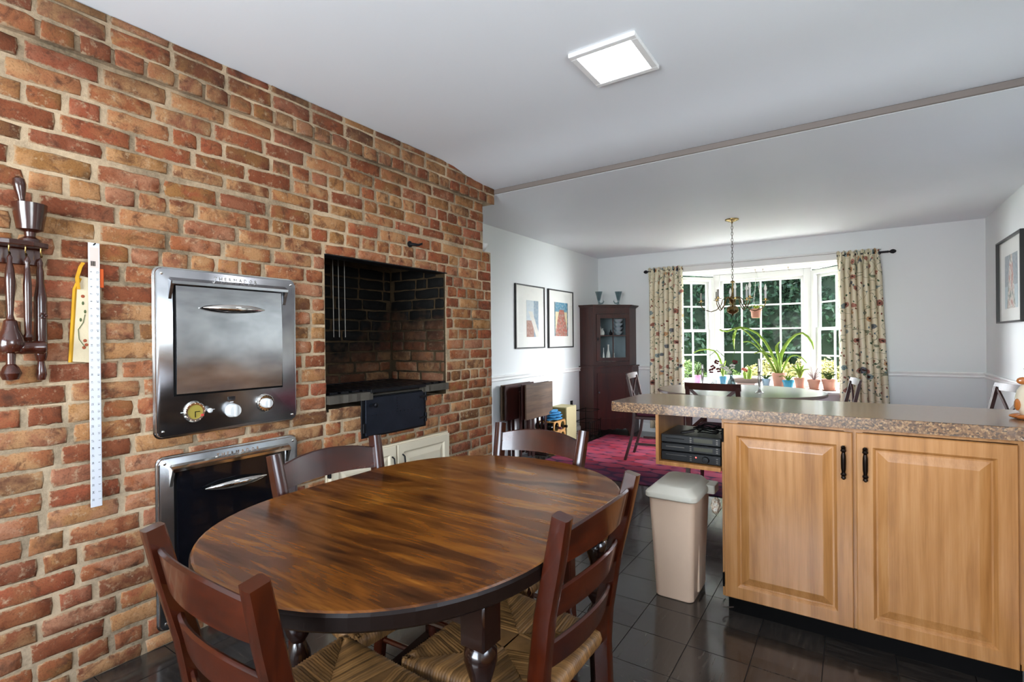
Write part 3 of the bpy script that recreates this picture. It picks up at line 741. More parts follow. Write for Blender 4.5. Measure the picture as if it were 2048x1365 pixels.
# ------------------------------------------------------------------ things hanging on the bricks
ru = thing('ruler', 'long white metal yard ruler hanging from a nail on the brick wall', 'ruler', (.02, .694, 1.1))
obj('blade', BX((.018, .677, .628), (.0205, .711, 1.592), .0006), flat('white_enamelled_metal', 'dcdde2', .35, .2, .02), ru)
g = B()
for k in range(1, 36):
    zz = .628+k*.0254*(0.964/.914)
    if zz > 1.49: break
    for yy, s in ((.703, str(k)), (.685, str(36-k))):
        tx = text_bm(s, .009, .0002); rot = basis((0, 0, -1), (0, 1, 0), (1, 0, 0), (.0208, yy, zz)) if yy > .69 else basis((0, 0, 1), (0, -1, 0), (1, 0, 0), (.0208, yy, zz)); merge(g, tx, rot)
for k in range(0, 36*8):
    zz = .628+k*.003175*(0.964/.914)
    if zz < 1.5: box(g, (.0206, .7085 if k % 8 else .707, zz), (.0208, .711, zz+.0005)); 
obj('numbering', g, M_BLACKM, ru, kind='stuff')
g = BX((.0206, .681, 1.50), (.0209, .708, 1.575)); lb = obj('sticker', g, flat('sticker_paper', 'd9c6bd', .5), ru)
g = B()
for k in range(9): box(g, (.0209, .6835+k*.0017, 1.507), (.0211, .6835+k*.0017+.0008*(1+k % 2), 1.525))
obj('barcode', g, M_BLACKM, lb)
g = B(); tube(g, [(.0, .692, 1.58), (.035, .694, 1.588)], .0022, 6); obj('nail', g, M_BLACKM, ru)

ph = thing('pot_holder', 'cream embroidered pot holder with yellow stitched edge behind the white ruler', 'pot holder', (.01, .66, 1.3))
g = B(); prism(g, [(.628, 1.16), (.702, 1.152), (.708, 1.43), (.70, 1.46), (.655, 1.47), (.642, 1.43)], .002, .014, 'X', bev=.004); obj('pad', g, flat('cream_linen', 'd3c2a2', .9, var=.1, scale=30, bump=.4), ph, smooth=True)
g = B(); sweep(g, [(.010, .626, 1.158), (.011, .640, 1.42), (.012, .655, 1.46)], circ(.0065, 6)); sweep(g, [(.012, .650, 1.42), (.014, .646, 1.46), (.014, .656, 1.50), (.013, .664, 1.515)], [(a*.9, b*2.3) for a, b in circ(.006, 6)], up=(1, 0, 0)); obj('binding', g, flat('yellow_yarn', 'c8931c', .9, var=.2, bump=.5), ph, smooth=True)
obj('tab', BX((.01, .706, 1.43), (.018, .724, 1.50), .002), flat('orange_yarn', 'c2521e', .9, var=.2, bump=.5), ph)
g = B(); tube(g, [(.0148, .668, 1.21), (.0148, .650, 1.24), (.0148, .648, 1.275), (.0148, .662, 1.30), (.0148, .668, 1.33)], .0012, 5)
for y, z in ((.655, 1.31), (.668, 1.34), (.662, 1.37)): ell(g, (.0148, y, z), (.001, .004, .007), 6, 4)
obj('embroidery', g, flat('green_thread', '4e5a34', .8), ph)
g = B()
for y, z in ((.664, 1.21), (.671, 1.22), (.667, 1.235), (.662, 1.395)): ell(g, (.0148, y, z), (.0015, .006, .006), 7, 4)
obj('flower', g, flat('rust_thread', '9a4a2c', .8), ph)

# carved wooden kitchen utensil rack
M_TREEN = woodmat('dark_treen', '1e0a06', '4a2013', 'Z', .2, 14, .12, .5)
sh = thing('utensil_rack', 'dark wooden wall shelf with turned hooks at the left edge of the brick wall', 'rack', (.03, .46, 1.55))
g = B(); prism(g, [(.003, .36), (.06, .36), (.085, .40), (.092, .455), (.085, .515), (.06, .558), (.003, .562)], 1.545, 1.563, 'Z', bev=.003); obj('shelf', g, M_TREEN, sh)
g = B(); box(g, (.002, .37, 1.49), (.014, .55, 1.545), .003); obj('back_board', g, M_TREEN, sh)
for y in (.463, .503, .541):
    g = B(); tube(g, [(.05, y, 1.545), (.05, y, 1.525), (.055, y, 1.515), (.062, y, 1.52)], .0025, 6); obj('hook', g, M_BRASS, sh)
mo = thing('mortar', 'dark turned wooden mortar standing on the wall shelf', 'mortar', (.05, .515, 1.563))
g = B(); lathe(g, [(.012, 1.563), (.03, 1.563), (.028, 1.572), (.014, 1.582), (.016, 1.596), (.034, 1.604), (.043, 1.665), (.045, 1.69), (.04, 1.69), (.036, 1.66), (.02, 1.61), (.001, 1.61)], (.046, .515, 0), 20); obj('bowl', g, M_TREEN, mo, smooth=True)
pe = thing('pestle', 'dark wooden pestle standing in the wooden mortar', 'pestle', (.05, .5, 1.62))
g = B(); lathe(g, [(.008, 0), (.014, .01), (.012, .05), (.009, .075), (.0105, .09), (.015, .11), (.0175, .13), (.015, .147), (.006, .155)], (0, 0, 0), 14)
g.transform(Matrix.Translation((.046, .503, 1.622)) @ Matrix.Rotation(.1, 4, 'X')); obj('grip', g, M_TREEN, pe, smooth=True)
ut = thing('masher', 'hanging dark wooden masher with a bell-shaped end, leftmost under the shelf', 'utensil', (.05, .463, 1.35))
g = B(); lathe(g, [(.003, 1.515), (.007, 1.505), (.006, 1.49), (.011, 1.47), (.014, 1.43), (.011, 1.37), (.008, 1.32), (.011, 1.305), (.017, 1.30), (.022, 1.27), (.034, 1.245), (.038, 1.222), (.03, 1.2), (.012, 1.195), (.012, 1.16), (.02, 1.15), (.028, 1.13), (.02, 1.11), (.004, 1.105)], (.055, .463, 0), 16); obj('turned_body', g, M_TREEN, ut, smooth=True)
ut = thing('meat_mallet', 'hanging dark wooden meat mallet with a toothed cross head', 'utensil', (.05, .505, 1.35))
g = B(); lathe(g, [(.003, 1.515), (.009, 1.50), (.006, 1.488), (.0085, 1.47), (.0115, 1.42), (.0105, 1.33), (.009, 1.26), (.014, 1.247), (.01, 1.235), (.009, 1.2)], (.052, .506, 0), 12); obj('handle', g, M_TREEN, ut, smooth=True)
g = B(); lathe(g, [(.016, 0), (.021, .003), (.021, .015), (.0225, .018), (.0225, .03), (.021, .033), (.021, .062), (.0225, .066), (.0225, .078), (.019, .082)], (.058, .466, 1.213), 16, 'Y'); obj('head', g, M_TREEN, ut, smooth=True)
g = B()
for i in range(4):
    for j in range(4): prism(g, [(.046+i*.007, 1.202+j*.007), (.052+i*.007, 1.202+j*.007), (.052+i*.007, 1.208+j*.007), (.046+i*.007, 1.208+j*.007)], .461, .468, 'Y')
obj('tooth', g, M_TREEN, ut, kind='stuff')
ut = thing('rolling_pin', 'hanging narrow dark wooden rolling pin, rightmost under the shelf', 'utensil', (.04, .541, 1.3))
g = B(); lathe(g, [(.003, 1.515), (.008, 1.50), (.007, 1.485), (.010, 1.47), (.011, 1.43), (.015, 1.40), (.0175, 1.38), (.0175, 1.19), (.014, 1.17), (.009, 1.165), (.013, 1.14), (.015, 1.12), (.011, 1.103), (.003, 1.10)], (.03, .543, 0), 16); obj('roller', g, M_TREEN, ut, smooth=True)
g = B()
for k in range(6):
    a = k*pi/3; ell(g, (.05, .545+.008*cos(a), 1.32+.008*sin(a)), (.004, .004, .004), 6, 4)
obj('carved_flower', g, M_TREEN, ut)

# small white lamp cup on the brick ledge
wl = thing('wall_cup', 'small white cup-shaped fitting on the wall just beyond the brick ledge', 'fitting', (-.03, 3.14, 1.911))
g = B(); lathe(g, [(.02, 1.912), (.028, 1.915), (.05, 1.945), (.058, 1.965), (.053, 1.965), (.045, 1.945), (.001, 1.92)], (-.06, 3.135, 0), 18); obj('shade', g, M_WHITE, wl, smooth=True)

# ------------------------------------------------------------------ ceiling light
cl_ = thing('ceiling_light', 'square white flush ceiling light, switched on', 'ceiling light', (1.466, 2.1, 2.443))
g = B(); x0, x1, y0, y1 = 1.318, 1.613, 1.944, 2.254
for a, b in (((x0, y0), (x1, y0+.028)), ((x0, y1-.028), (x1, y1)), ((x0, y0+.028), (x0+.028, y1-.028)), ((x1-.028, y0+.028), (x1, y1-.028))): box(g, (*a, 2.425), (*b, 2.443), .002)
obj('frame', g, M_TRIM, cl_)
obj('diffuser', BX((x0+.028, y0+.028, 2.429), (x1-.028, y1-.028, 2.44)), M_LED, cl_)
# ------------------------------------------------------------------ kitchen table
TZ = .76; tb = thing('dining_table', 'oval dark wood kitchen table with glossy amber-streaked top', 'table', (1.34, 1.09, 0))
def table_outline(off=0, n=72):
    pts = []
    for i in range(n):
        a = 2*pi*i/n; c, s_ = cos(a), sin(a); e = 2/2.18
        x = (.455-off)*abs(c)**e*(1 if c >= 0 else -1); y = (.47-off)*abs(s_)**e*(1 if s_ >= 0 else -1)
        y += .14 if s_ >= 0 else -.14
        pts.append((1.328+x, 1.09+y))
    return pts
def half(off, lo, hi):
    p = [(x, min(max(y, lo), hi)) for x, y in table_outline(off)]
    q = []
    for a in p:
        if not q or (abs(a[0]-q[-1][0])+abs(a[1]-q[-1][1])) > 1e-5: q.append(a)
    return q
def top_half(lo, hi):
    g = B(); prof = [(.006, .722), (0, .728), (0, .752), (.003, .758), (.008, TZ)]; n = len(half(0, lo, hi)); rings = []
    poly0 = table_outline(0)
    base = [(x, y) for x, y in poly0 if lo <= y <= hi]
    # add cut corners
    xs = sorted(x for x, y in poly0 if abs(y-1.105) < .05)
    for off, z in prof:
        pts = [(x, min(max(y, lo), hi)) for x, y in table_outline(off)]
        rings.append([g.verts.new((x, y, z)) for x, y in pts])
    for a, b in zip(rings, rings[1:]):
        for k in range(len(a)): g.faces.new((a[k], a[(k+1) % len(a)], b[(k+1) % len(a)], b[k]))
    f = g.faces.new(rings[-1]); f.material_index = 0; g.faces.new(rings[0][::-1])
    for fc in g.faces:
        if fc.calc_center_median().z < TZ-.001: fc.material_index = 1
    bmesh.ops.remove_doubles(g, verts=g.verts, dist=1e-5); return g
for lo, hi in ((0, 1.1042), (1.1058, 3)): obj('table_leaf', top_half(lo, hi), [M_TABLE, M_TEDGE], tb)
g = B()
for lo, hi in (((1.03, .80, .64), (1.70, .825, .722)), ((1.03, 1.375, .64), (1.65, 1.40, .722)), ((1.03, .825, .64), (1.055, 1.375, .722)), ((1.63, .825, .64), (1.65, 1.375, .722))): box(g, lo, hi, .002)
obj('apron', g, M_EBONY, tb)
LEGP = [(.024, 0), (.03, .02), (.03, .05), (.018, .07), (.026, .085), (.026, .095), (.02, .12), (.026, .28), (.033, .36), (.031, .40), (.018, .43), (.030, .45), (.036, .475), (.03, .50), (.018, .515), (.022, .55), (.034, .59), (.033, .61), (.02, .625)]
for x, y in ((1.70, .80), (1.09, .80), (1.015, 1.41), (1.675, 1.41)):
    g = B(); lathe(g, LEGP, (x, y, 0), 16); box(g, (x-.03, y-.03, .62), (x+.03, y+.03, .722), .004); box(g, (x-.026, y-.026, .1), (x+.026, y+.026, .17), .003); obj('leg', g, M_EBONY, tb, smooth=True)
g = B(); obox(g, (1.09, .80, .135), (1.015, 1.41, .135), .03, .035); obox(g, (1.70, .80, .135), (1.675, 1.41, .135), .03, .035); obox(g, (1.05, 1.10, .135), (1.685, 1.10, .135), .04, .03); obj('stretcher', g, M_EBONY, tb)

# ------------------------------------------------------------------ ladder-back chairs with rush seats
def rush_seat(w, wf, d, zt):
    """w: back width, wf: front width; seat from y=0 to y=d; cords wrap over the rails and turn at the diagonals"""
    g = B(); r = random.Random(3)
    cx, cy = 0, d/2; C = [(-w/2, 0), (w/2, 0), (wf/2, d), (-wf/2, d)]; hub = [(-.035, cy), (.035, cy)]
    for k in range(4):
        (ax, ay), (bx, by) = C[k], C[(k+1) % 4]
        L = math.hypot(bx-ax, by-ay); n = int(L/.0078); ex, ey = (bx-ax)/L, (by-ay)/L; ix, iy = -ey, ex
        H = {0: (hub[0], hub[1]), 1: (hub[1], hub[1]), 2: (hub[1], hub[0]), 3: (hub[0], hub[0])}[k]
        for i in range(n):
            def at(t):
                px, py = ax+(bx-ax)*t, ay+(by-ay)*t
                # inner limit lies on the diagonal from corner to hub
                if t < .5: q = t*2; (cx0, cy0), hb = (ax, ay), H[0]
                else: q = (1-t)*2; (cx0, cy0), hb = (bx, by), H[1]
                s = q if k in (1, 3) else min(1, q*1.0)
                return Vector((px, py)), Vector((cx0+(hb[0]-cx0)*s, cy0+(hb[1]-cy0)*s))
            t0, tm, t1 = i/n, (i+.5)/n, (i+1)/n; rows = []
            jz = r.uniform(-.0006, .001)
            for t, hz in ((t0, -.0022), (tm, .0006+jz), (t1, -.0022)):
                o, inn = at(t); row = []
                nx = Vector((ix, iy))
                row.append((o.x-nx.x*.004, o.y-nx.y*.004, zt-.038+hz*.2)); row.append((o.x-nx.x*(.011+hz*.8), o.y-nx.y*(.011+hz*.8), zt-.02)); row.append((o.x-nx.x*(.004+hz*.5), o.y-nx.y*(.004+hz*.5), zt-.004+hz*.6)); row.append((o.x+nx.x*.012, o.y+nx.y*.012, zt+hz))
                m_ = o.lerp(inn, .55); row.append((m_.x, m_.y, zt-.004+hz)); row.append((inn.x, inn.y, zt-.009+hz*1.5))
                rows.append([g.verts.new(p) for p in row])
            for a, b in zip(rows, rows[1:]):
                for j in range(5): 
                    try: g.faces.new((a[j], a[j+1], b[j+1], b[j]))
                    except ValueError: pass
    # dark underside
    u = [g.verts.new((x*.96, y*.96+.007, zt-.034)) for x, y in C]; g.faces.new(u)
    return g
def ladder_chair(label, W=.395, D=.36, ZS=.44, H=.865, nsl=3):
    t = thing('ladder_back_chair', label, 'chair', world=False, group='ladder-back chairs at the kitchen table')
    hw = W/2
    HX = lambda z: hw*(.85 + .15*min(1, max(0, (z-.42)/(H-.42))))
    for s in (-1, 1):
        g = B()
        pts = [(s*HX(0), -.035, 0), (s*HX(0), -.010, .2), (s*HX(0), -.002, ZS-.03), (s*HX(ZS+.06), -.006, ZS+.06), (s*HX(ZS+.2), -.028, ZS+.2), (s*HX(H-.1), -.058, H-.10), (s*hw, -.080, H)]
        sec = [(-.0165, -.021), (-.0095, -.024), (.0095, -.024), (.0165, -.021), (.0165, .016), (.011, .021), (-.011, .021), (-.0165, .016)]
        sc = [(.9, .8), (1, .95), (1.1, 1.0), (1.1, 1.0), (1.08, .95), (1.12, .92), (1.05, .82)]
        sweep(g, pts, sec, sc, up=(0, 1, 0)); obj('back_post', g, M_MAHOG, t, smooth=True)
    def slat(z0, z1, arch, y0):
        g = B(); n = 14; rows = []
        for i in range(n+1):
            u = -1+2*i/n; x = u*(HX((z0+z1)/2)-.006); bow = -.030*(1-u*u); zt = z1+arch*(1-u*u); zb = z0 + arch*.35*(1-u*u)
            lean = (zt-z0)*.22; y = y0+bow
            rows.append([g.verts.new(p) for p in ((x, y+.007, zb), (x, y+.006-lean, zt-.003), (x, y-lean, zt), (x, y-.006-lean, zt-.003), (x, y-.007, zb))])
        for a, b in zip(rows, rows[1:]):
            for k in range(5): g.faces.new((a[k], a[(k+1) % 5], b[(k+1) % 5], b[k]))
        g.faces.new(rows[0]); g.faces.new(rows[-1][::-1]); obj('slat', g, M_MAHOGX, t, smooth=True)
    slat(.752, .825, .024, -.054); slat(.628, .69, .018, -.027); slat(.508, .57, .016, -.008)
    obj('seat', rush_seat(W*.87, W+.035, D, ZS+.002), M_RUSH, t, smooth='all', label='woven rush seat')
    for s in (-1, 1):
        g = B(); x = s*(hw+.008)
        lathe(g, [(.013, 0), (.016, .03), (.018, .12), (.017, .2), (.020, .3), (.018, .37), (.02, ZS-.035), (.016, ZS-.012)], (x, D-.012, 0), 12); obj('front_leg', g, M_MAHOG, t, smooth=True)
    for z in (.13, .25):
        for s in (-1, 1):
            g = B(); tube(g, [(s*hw*.85, -.012, z), (s*(hw+.008), D-.012, z)], .0095, 8); obj('side_rung', g, M_MAHOG, t, smooth=True)
    g = B(); tube(g, [(-hw-.012, D-.012, .2), (hw+.012, D-.012, .2)], .01, 8); obj('front_rung', g, M_MAHOGX, t, smooth=True)
    g = B(); tube(g, [(-hw*.85, -.01, .2), (hw*.85, -.01, .2)], .0095, 8); obj('back_rung', g, M_MAHOGX, t, smooth=True)
    return t
ch = ladder_chair('ladder-back chair nearest the camera at the left, its back in the lower left corner'); ch.location = (1.383, .502, 0); ch.rotation_euler = (0, 0, -.045)
dup(ch, (1.748, 1.104, 0), pi/2-.0, 'ladder-back chair at the right side of the kitchen table, rush seat in view')
dup(ch, (.88, 1.11, 0), -pi/2-.05, 'ladder-back chair between the kitchen table and the brick wall')
dup(ch, (1.245, 1.722, 0), pi, 'ladder-back chair at the far end of the kitchen table')

# ------------------------------------------------------------------ peninsula: worktop, base cabinet, open hi-fi compartment
wt = thing('worktop', 'speckled brown laminate worktop of the peninsula', 'worktop', (2.0, 2.6, .868))
def arc(cx, cy, r, a0, a1, n=8): return [(cx+r*cos(radians(a0+(a1-a0)*i/n)), cy+r*sin(radians(a0+(a1-a0)*i/n))) for i in range(n+1)]
poly = arc(1.345, 2.374, .022, 180, 270) + [(2.796, 2.354), (2.796, -.6), (3.386, -.6), (3.386, 2.905), (2.5, 2.895)] + [(1.9, 2.87)] + arc(1.455, 2.72, .115, 95, 178, 8)
obj('slab', prism(B(), poly, .868, .914, 'Z', bev=.0025), M_GRAN, wt)
cb = thing('base_cabinet', 'maple base cabinet with two raised-panel doors under the peninsula worktop', 'cabinet', (2.31, 2.6, 0))
g = B(); box(g, (1.834, 2.392, .08), (1.852, 2.84, .866)); box(g, (1.852, 2.82, .08), (2.80, 2.84, .866)); box(g, (1.852, 2.392, .08), (2.79, 2.82, .1)); box(g, (2.785, 2.392, .08), (2.80, 2.82, .866)); box(g, (1.852, 2.392, .10), (1.90, 2.41, .866)); box(g, (1.9, 2.392, .852), (2.785, 2.41, .866)); box(g, (2.29, 2.392, .1), (2.35, 2.41, .852))
obj('carcass', g, M_MAPLE, cb)
obj('toe_kick', BX((1.85, 2.43, .0), (2.80, 2.8, .08)), M_BLACKM, cb)
g = B(); tube(g, [(1.838, 2.42, .05), (1.832, 2.40, .045), (1.832, 2.385, .03), (1.84, 2.40, .022), (1.87, 2.428, .02)], .003, 6); obj('kick_wire', g, M_GREYM, cb)
parent_x = 2.392
for a, b, hx in ((1.845, 2.3165, 2.287), (2.3285, 2.783, 2.357)):
    d = raised_door(cb, 'door', (a, .086), (b, .85), '-y', M_MAPLE, None, frame=.058)
    g = B(); lathe(g, [(.004, .668), (.009, .674), (.007, .681), (.0105, .688), (.006, .695), (.0085, .71), (.009, .738), (.0085, .76), (.006, .773), (.0105, .78), (.007, .787), (.009, .794), (.004, .80)], (hx, 2.352, 0), 12)
    for z in (.684, .784): tube(g, [(hx, 2.374, z), (hx, 2.352, z)], .0045, 8)
    ell(g, (hx, 2.371, .684), (.009, .003, .012), 8, 5); ell(g, (hx, 2.371, .784), (.009, .003, .012), 8, 5)
    obj('handle', g, flat('bronze_handle', '1f1712', .3, .8), d, smooth=True, label='dark bronze pull handle')
for z in (.795, .16):
    g = B(); box(g, (1.838, 2.370, z-.027), (1.8445, 2.388, z+.027), .002); tube(g, [(1.8415, 2.369, z-.03), (1.8415, 2.369, z+.03)], .004, 8); obj('hinge', g, M_BLACKM, cb)
# cabinet run on the right, towards the camera
cr = thing('side_cabinet', 'maple cabinet corner at the right edge of the photo, meeting the peninsula', 'cabinet', (3.1, 1.0, 0))
obj('carcass', BX((2.83, -.55, .08), (3.384, 2.385, .866), .002), M_MAPLE, cr); obj('toe_kick', BX((2.88, -.5, 0), (3.38, 2.385, .08)), M_BLACKM, cr)
obj('corner_stile', BX((2.80, 2.30, .08), (2.829, 2.388, .866), .002), M_MAPLE, cr)
# hanging compartment
hc = thing('hanging_compartment', 'open maple compartment hung under the worktop, holding the hi-fi', 'shelf', (1.69, 2.6, .63))
g = B(); box(g, (1.543, 2.37, .63), (1.558, 2.80, .866), .001); obj('side_panel', g, M_MAPLE, hc)
g = B(); box(g, (1.558, 2.37, .63), (1.832, 2.80, .647), .001); obj('shelf', g, M_MAPLE, hc)
hf = []
for k, (z0, z1, lab) in enumerate(((.6475, .6925, 'black amplifier with round volume dial and red lamp, bottom of the hi-fi stack'), (.6928, .7315, 'black hi-fi unit with lit slot and display, middle of the stack'), (.7318, .772, 'black hi-fi unit with display, topmost of the stack under a coiled lead'))):
    t = thing('hifi_unit', lab, 'stereo', (1.69, 2.55, z0), group='hi-fi units under the worktop')
    obj('case', BX((1.562, 2.40, z0+.003), (1.83, 2.68, z1), .0015), M_BLACK, t)
    obj('front', BX((1.564, 2.392, z0+.005), (1.828, 2.401, z1-.002), .001), M_BLACK, t)
    if k: 
        obj('display', BX((1.712, 2.3905, z0+.014), (1.795, 2.3925, z1-.008)), flat('smoked_display', '4b4a40', .2), t)
        obj('slot', BX((1.585, 2.3905, z0+.022), (1.67, 2.3925, z0+.0245)), M_GREYM if k == 1 else M_BLACKM, t)
    else:
        g = B(); lathe(g, [(.016, 0), (.016, -.006), (.013, -.012), (.001, -.0125)], (1.765, 2.392, z0+.024), 20, 'Y'); obj('dial', g, M_BLACK, t, smooth=True)
        obj('red_lamp', ell(B(), (1.722, 2.391, z0+.030), (.003, .002, .003), 8, 6), M_REDLED, t)
        obj('slot', BX((1.585, 2.3905, z0+.03), (1.68, 2.3925, z0+.032)), M_GREYM, t)
    for z in (z0+.012, z0+.02, z0+.03):
        if z < z1-.006:
            for x in (1.695, 1.81): obj('button', BX((x, 2.389, z), (x+.008, 2.3925, z+.004)), M_GREYM, t)
    g = B()
    for x in (1.58, 1.815):
        for y in (2.42, 2.66): lathe(g, [(.006, z0), (.006, z0+.004)], (x, y, 0), 8)
    obj('foot', g, M_BLACKM, t)
ld = thing('coiled_lead', 'black cable and adaptor lying on top of the hi-fi stack', 'cable', (1.75, 2.5, .772))
g = B(); pts = []
for i in range(60): a = i*.42; rr_ = .045+.012*sin(i*.7); pts.append((1.755+rr_*cos(a)*1.2, 2.50+rr_*sin(a), .777+.0006*i+.004*sin(i*1.3)))
tube(g, pts, .003, 5); tube(g, [(1.64, 2.44, .776), (1.68, 2.45, .79), (1.72, 2.47, .80), (1.77, 2.45, .806), (1.80, 2.5, .79)], .003, 5); obj('wire', g, M_BLACKM, ld, smooth=True)
g = B(); obox(g, (1.645, 2.43, .779), (1.70, 2.455, .789), .02, .012, bev=.003); obj('adaptor', g, M_BLACK, ld)

# ceramic jug on the worktop
jg = thing('ceramic_jug', 'white ceramic jug with brown leaf handle and leaf foot on the worktop', 'jug', (2.86, 2.62, .914))
jx, jy = 2.87, 2.60
g = B(); lathe(g, [(.02, .925), (.036, .93), (.047, .95), (.052, .985), (.046, 1.02), (.03, 1.045), (.021, 1.065), (.022, 1.085), (.028, 1.10), (.023, 1.10), (.018, 1.085), (.017, 1.06), (.001, 1.03)], (jx, jy, 0), 24); obj('body', g, flat('ivory_glaze', 'ddd0b8', .15, var=.12, coat=.6), jg, smooth=True)
M_LB = flat('brown_glaze', 'a55f28', .18, var=.3, scale=40, coat=.7)
g = B()
for a in (2.5, 3.1, 3.8, 4.5, 5.3, .5, 1.5): ell(g, (jx+.045*cos(a), jy+.045*sin(a), .924), (.024, .02, .009), 8, 6)
lathe(g, [(.03, .915), (.05, .918), (.04, .928)], (jx, jy, 0), 16); obj('leaf_foot', g, M_LB, jg, smooth=True)
obj('leaf', ell(B(), (jx-.049, jy-.02, .968), (.010, .014, .022), 8, 6), M_LB, jg, smooth=True); obj('leaf', ell(B(), (jx-.032, jy-.012, 1.055), (.018, .012, .014), 8, 6), M_LB, jg, smooth=True)

# ------------------------------------------------------------------ waste bin
tc = thing('waste_bin', 'cream plastic waste bin with hinged lid beside the peninsula', 'bin', (1.63, 2.52, 0))
g = B(); rings = []
for z, (x0, y0, x1, y1) in ((.0, (1.530, 2.392, 1.700, 2.64)), (.004, (1.527, 2.388, 1.703, 2.643)), (.25, (1.519, 2.368, 1.712, 2.655)), (.49, (1.510, 2.346, 1.722, 2.668))):
    rings.append([g.verts.new((x, y, z)) for x, y in rrect(x0, y0, x1, y1, .028, 5)])
for a, b in zip(rings, rings[1:]):
    for k in range(len(a)): g.faces.new((a[k], a[(k+1) % len(a)], b[(k+1) % len(a)], b[k]))
g.faces.new(rings[0][::-1]); g.faces.new(rings[-1]); obj('body', g, M_PLASTIC, tc, smooth=True)
g = B(); x = 1.709
box(g, (1.698, 2.47, .02), (1.712, 2.60, .44), .006); obj('side_grip', g, M_PLASTIC, tc)
g = B(); rings = []
for z, d in ((.478, -.010), (.482, -.014), (.500, -.014), (.506, -.010), (.514, .004), (.531, .018), (.535, .026)):
    rings.append([g.verts.new((x, y, z + (.003*(y-2.35)/.3 if z > .5 else 0))) for x, y in rrect(1.510+d, 2.346+d, 1.722-d, 2.655-d*.6, .034, 6)])
for a, b in zip(rings, rings[1:]):
    for k in range(len(a)): g.faces.new((a[k], a[(k+1) % len(a)], b[(k+1) % len(a)], b[k]))
g.faces.new(rings[0][::-1]); g.faces.new(rings[-1]); obj('lid', g, M_PLASTIC2, tc, smooth=True)
g = B(); prism(g, rrect(1.70, 2.56, 1.765, 2.66, .012, 3), .470, .512, bev=.004); obj('lid_hinge', g, M_PLASTIC2, tc)
bg_ = thing('hanging_bag', 'small crumpled patterned bag tucked beside the waste bin lid', 'bag', (1.77, 2.55, .45))
g = B(); ell(g, (1.785, 2.49, .44), (.022, .03, .036), 12, 9); r = random.Random(2)
for v in g.verts: v.co += Vector((r.uniform(-.005, .005), r.uniform(-.006, .006), r.uniform(-.006, .006)))
mm = N('patterned_film'); obj('bag', g, mm.fin(mm.ramp(mm.vor(mm.co(), 90), [(.1, '7a2f2c'), (.35, 'd9c7a8'), (.7, 'e8e2d4'), (.9, '8a6a3c')]), .3), bg_)

# ------------------------------------------------------------------ bay window
def window(name, P, Q, z0, z1, cols, rows, dh, fw=.055, glass=None):
    P, Q = Vector((*P, 0)), Vector((*Q, 0)); L = (Q-P).length; an = math.atan2((Q-P).y, (Q-P).x)
    w = sempty(name, (P.x, P.y, 0), an); M = M_WHITE
    g = B(); box(g, (0, -.03, z0), (fw, .07, z1), .003); box(g, (L-fw, -.03, z0), (L, .07, z1), .003); box(g, (fw, -.03, z1-fw), (L-fw, .07, z1), .003); box(g, (fw, -.03, z0), (L-fw, .07, z0+fw), .003)
    obj('frame', g, M, w)
    x0, x1, a, b = fw, L-fw, z0+fw, z1-fw; sashes = [(a, b, 0)] if not dh else [(a, (a+b)/2+.018, -.012), ((a+b)/2-.018, b, .014)]
    rws = rows//len(sashes)
    for s0, s1, dy in sashes:
        sw = .034; g = B()
        for lo, hi in (((x0, s0), (x0+sw, s1)), ((x1-sw, s0), (x1, s1)), ((x0+sw, s0), (x1-sw, s0+sw)), ((x0+sw, s1-sw), (x1-sw, s1))): box(g, (lo[0], .01+dy, lo[1]), (hi[0], .034+dy, hi[1]), .002)
        sa = obj('sash', g, M, w)
        ga, gb, gc, gd = x0+sw, x1-sw, s0+sw, s1-sw; mw = .009
        for k in range(1, cols): xx = ga+(gb-ga)*k/cols; obj('muntin', BX((xx-mw, .012+dy, gc), (xx+mw, .032+dy, gd), .002), M, sa)
        for k in range(1, rws): zz = gc+(gd-gc)*k/rws; obj('muntin', BX((ga, .013+dy, zz-mw), (gb, .031+dy, zz+mw), .002), M, sa)
        for i in range(cols):
            for j in range(rws):
                obj('pane', BX((ga+(gb-ga)*i/cols, .021+dy, gc+(gd-gc)*j/rws), (ga+(gb-ga)*(i+1)/cols, .0225+dy, gc+(gd-gc)*(j+1)/rws)), M_GLASS, sa)
    return w
ZB0, ZB1 = .62, 2.055
window('window_1', (.80, 7.10), (1.92, 7.10), ZB0, ZB1, 4, 4, False, .08)
window('window_2', (.385, 6.66), (.79, 7.095), ZB0, ZB1-.03, 2, 4, True, .05)
window('window_3', (1.93, 7.095), (2.375, 6.66), ZB0, ZB1-.03, 2, 4, True, .05)
window('window_4', (3.41, 1.2), (3.41, -.3), 1.13, 2.07, 3, 4, True); window('window_5', (3.41, 4.4), (3.41, 2.6), .95, 2.05, 4, 4, True)  # the sink window is unseen, added to bring in daylight
window('window_6', (2.5, -1.67), (.4, -1.67), .8, 2.1, 5, 4, True)  # unseen window assumed behind the camera, added for daylight
g = B(); prism(g, [(.30, 6.50), (2.46, 6.50), (2.46, 6.558), (2.37, 6.56), (2.37, 6.64), (1.93, 7.14), (.79, 7.14), (.39, 6.64), (.39, 6.56), (.30, 6.558)], .592, .62, 'Z', bev=.003); struct('window_sill', g, M_WHITE)['kind'] = 'structure'
g = B(); prism(g, [(.34, 6.662), (2.42, 6.662), (1.98, 7.22), (.74, 7.22)], 2.056, 2.2); struct('ceiling_bay', g, M_WHITE)
g = B(); prism(g, [(.34, 6.662), (2.42, 6.662), (1.98, 7.22), (.74, 7.22)], -.3, .59); struct('wall_bay', g, M_WHITE)
g = B(); box(g, (.20, 6.53, 2.06), (2.56, 6.557, 2.13), .004); box(g, (.18, 6.515, 2.13), (2.58, 6.557, 2.148), .004); struct('trim_7', g, M_WHITE)
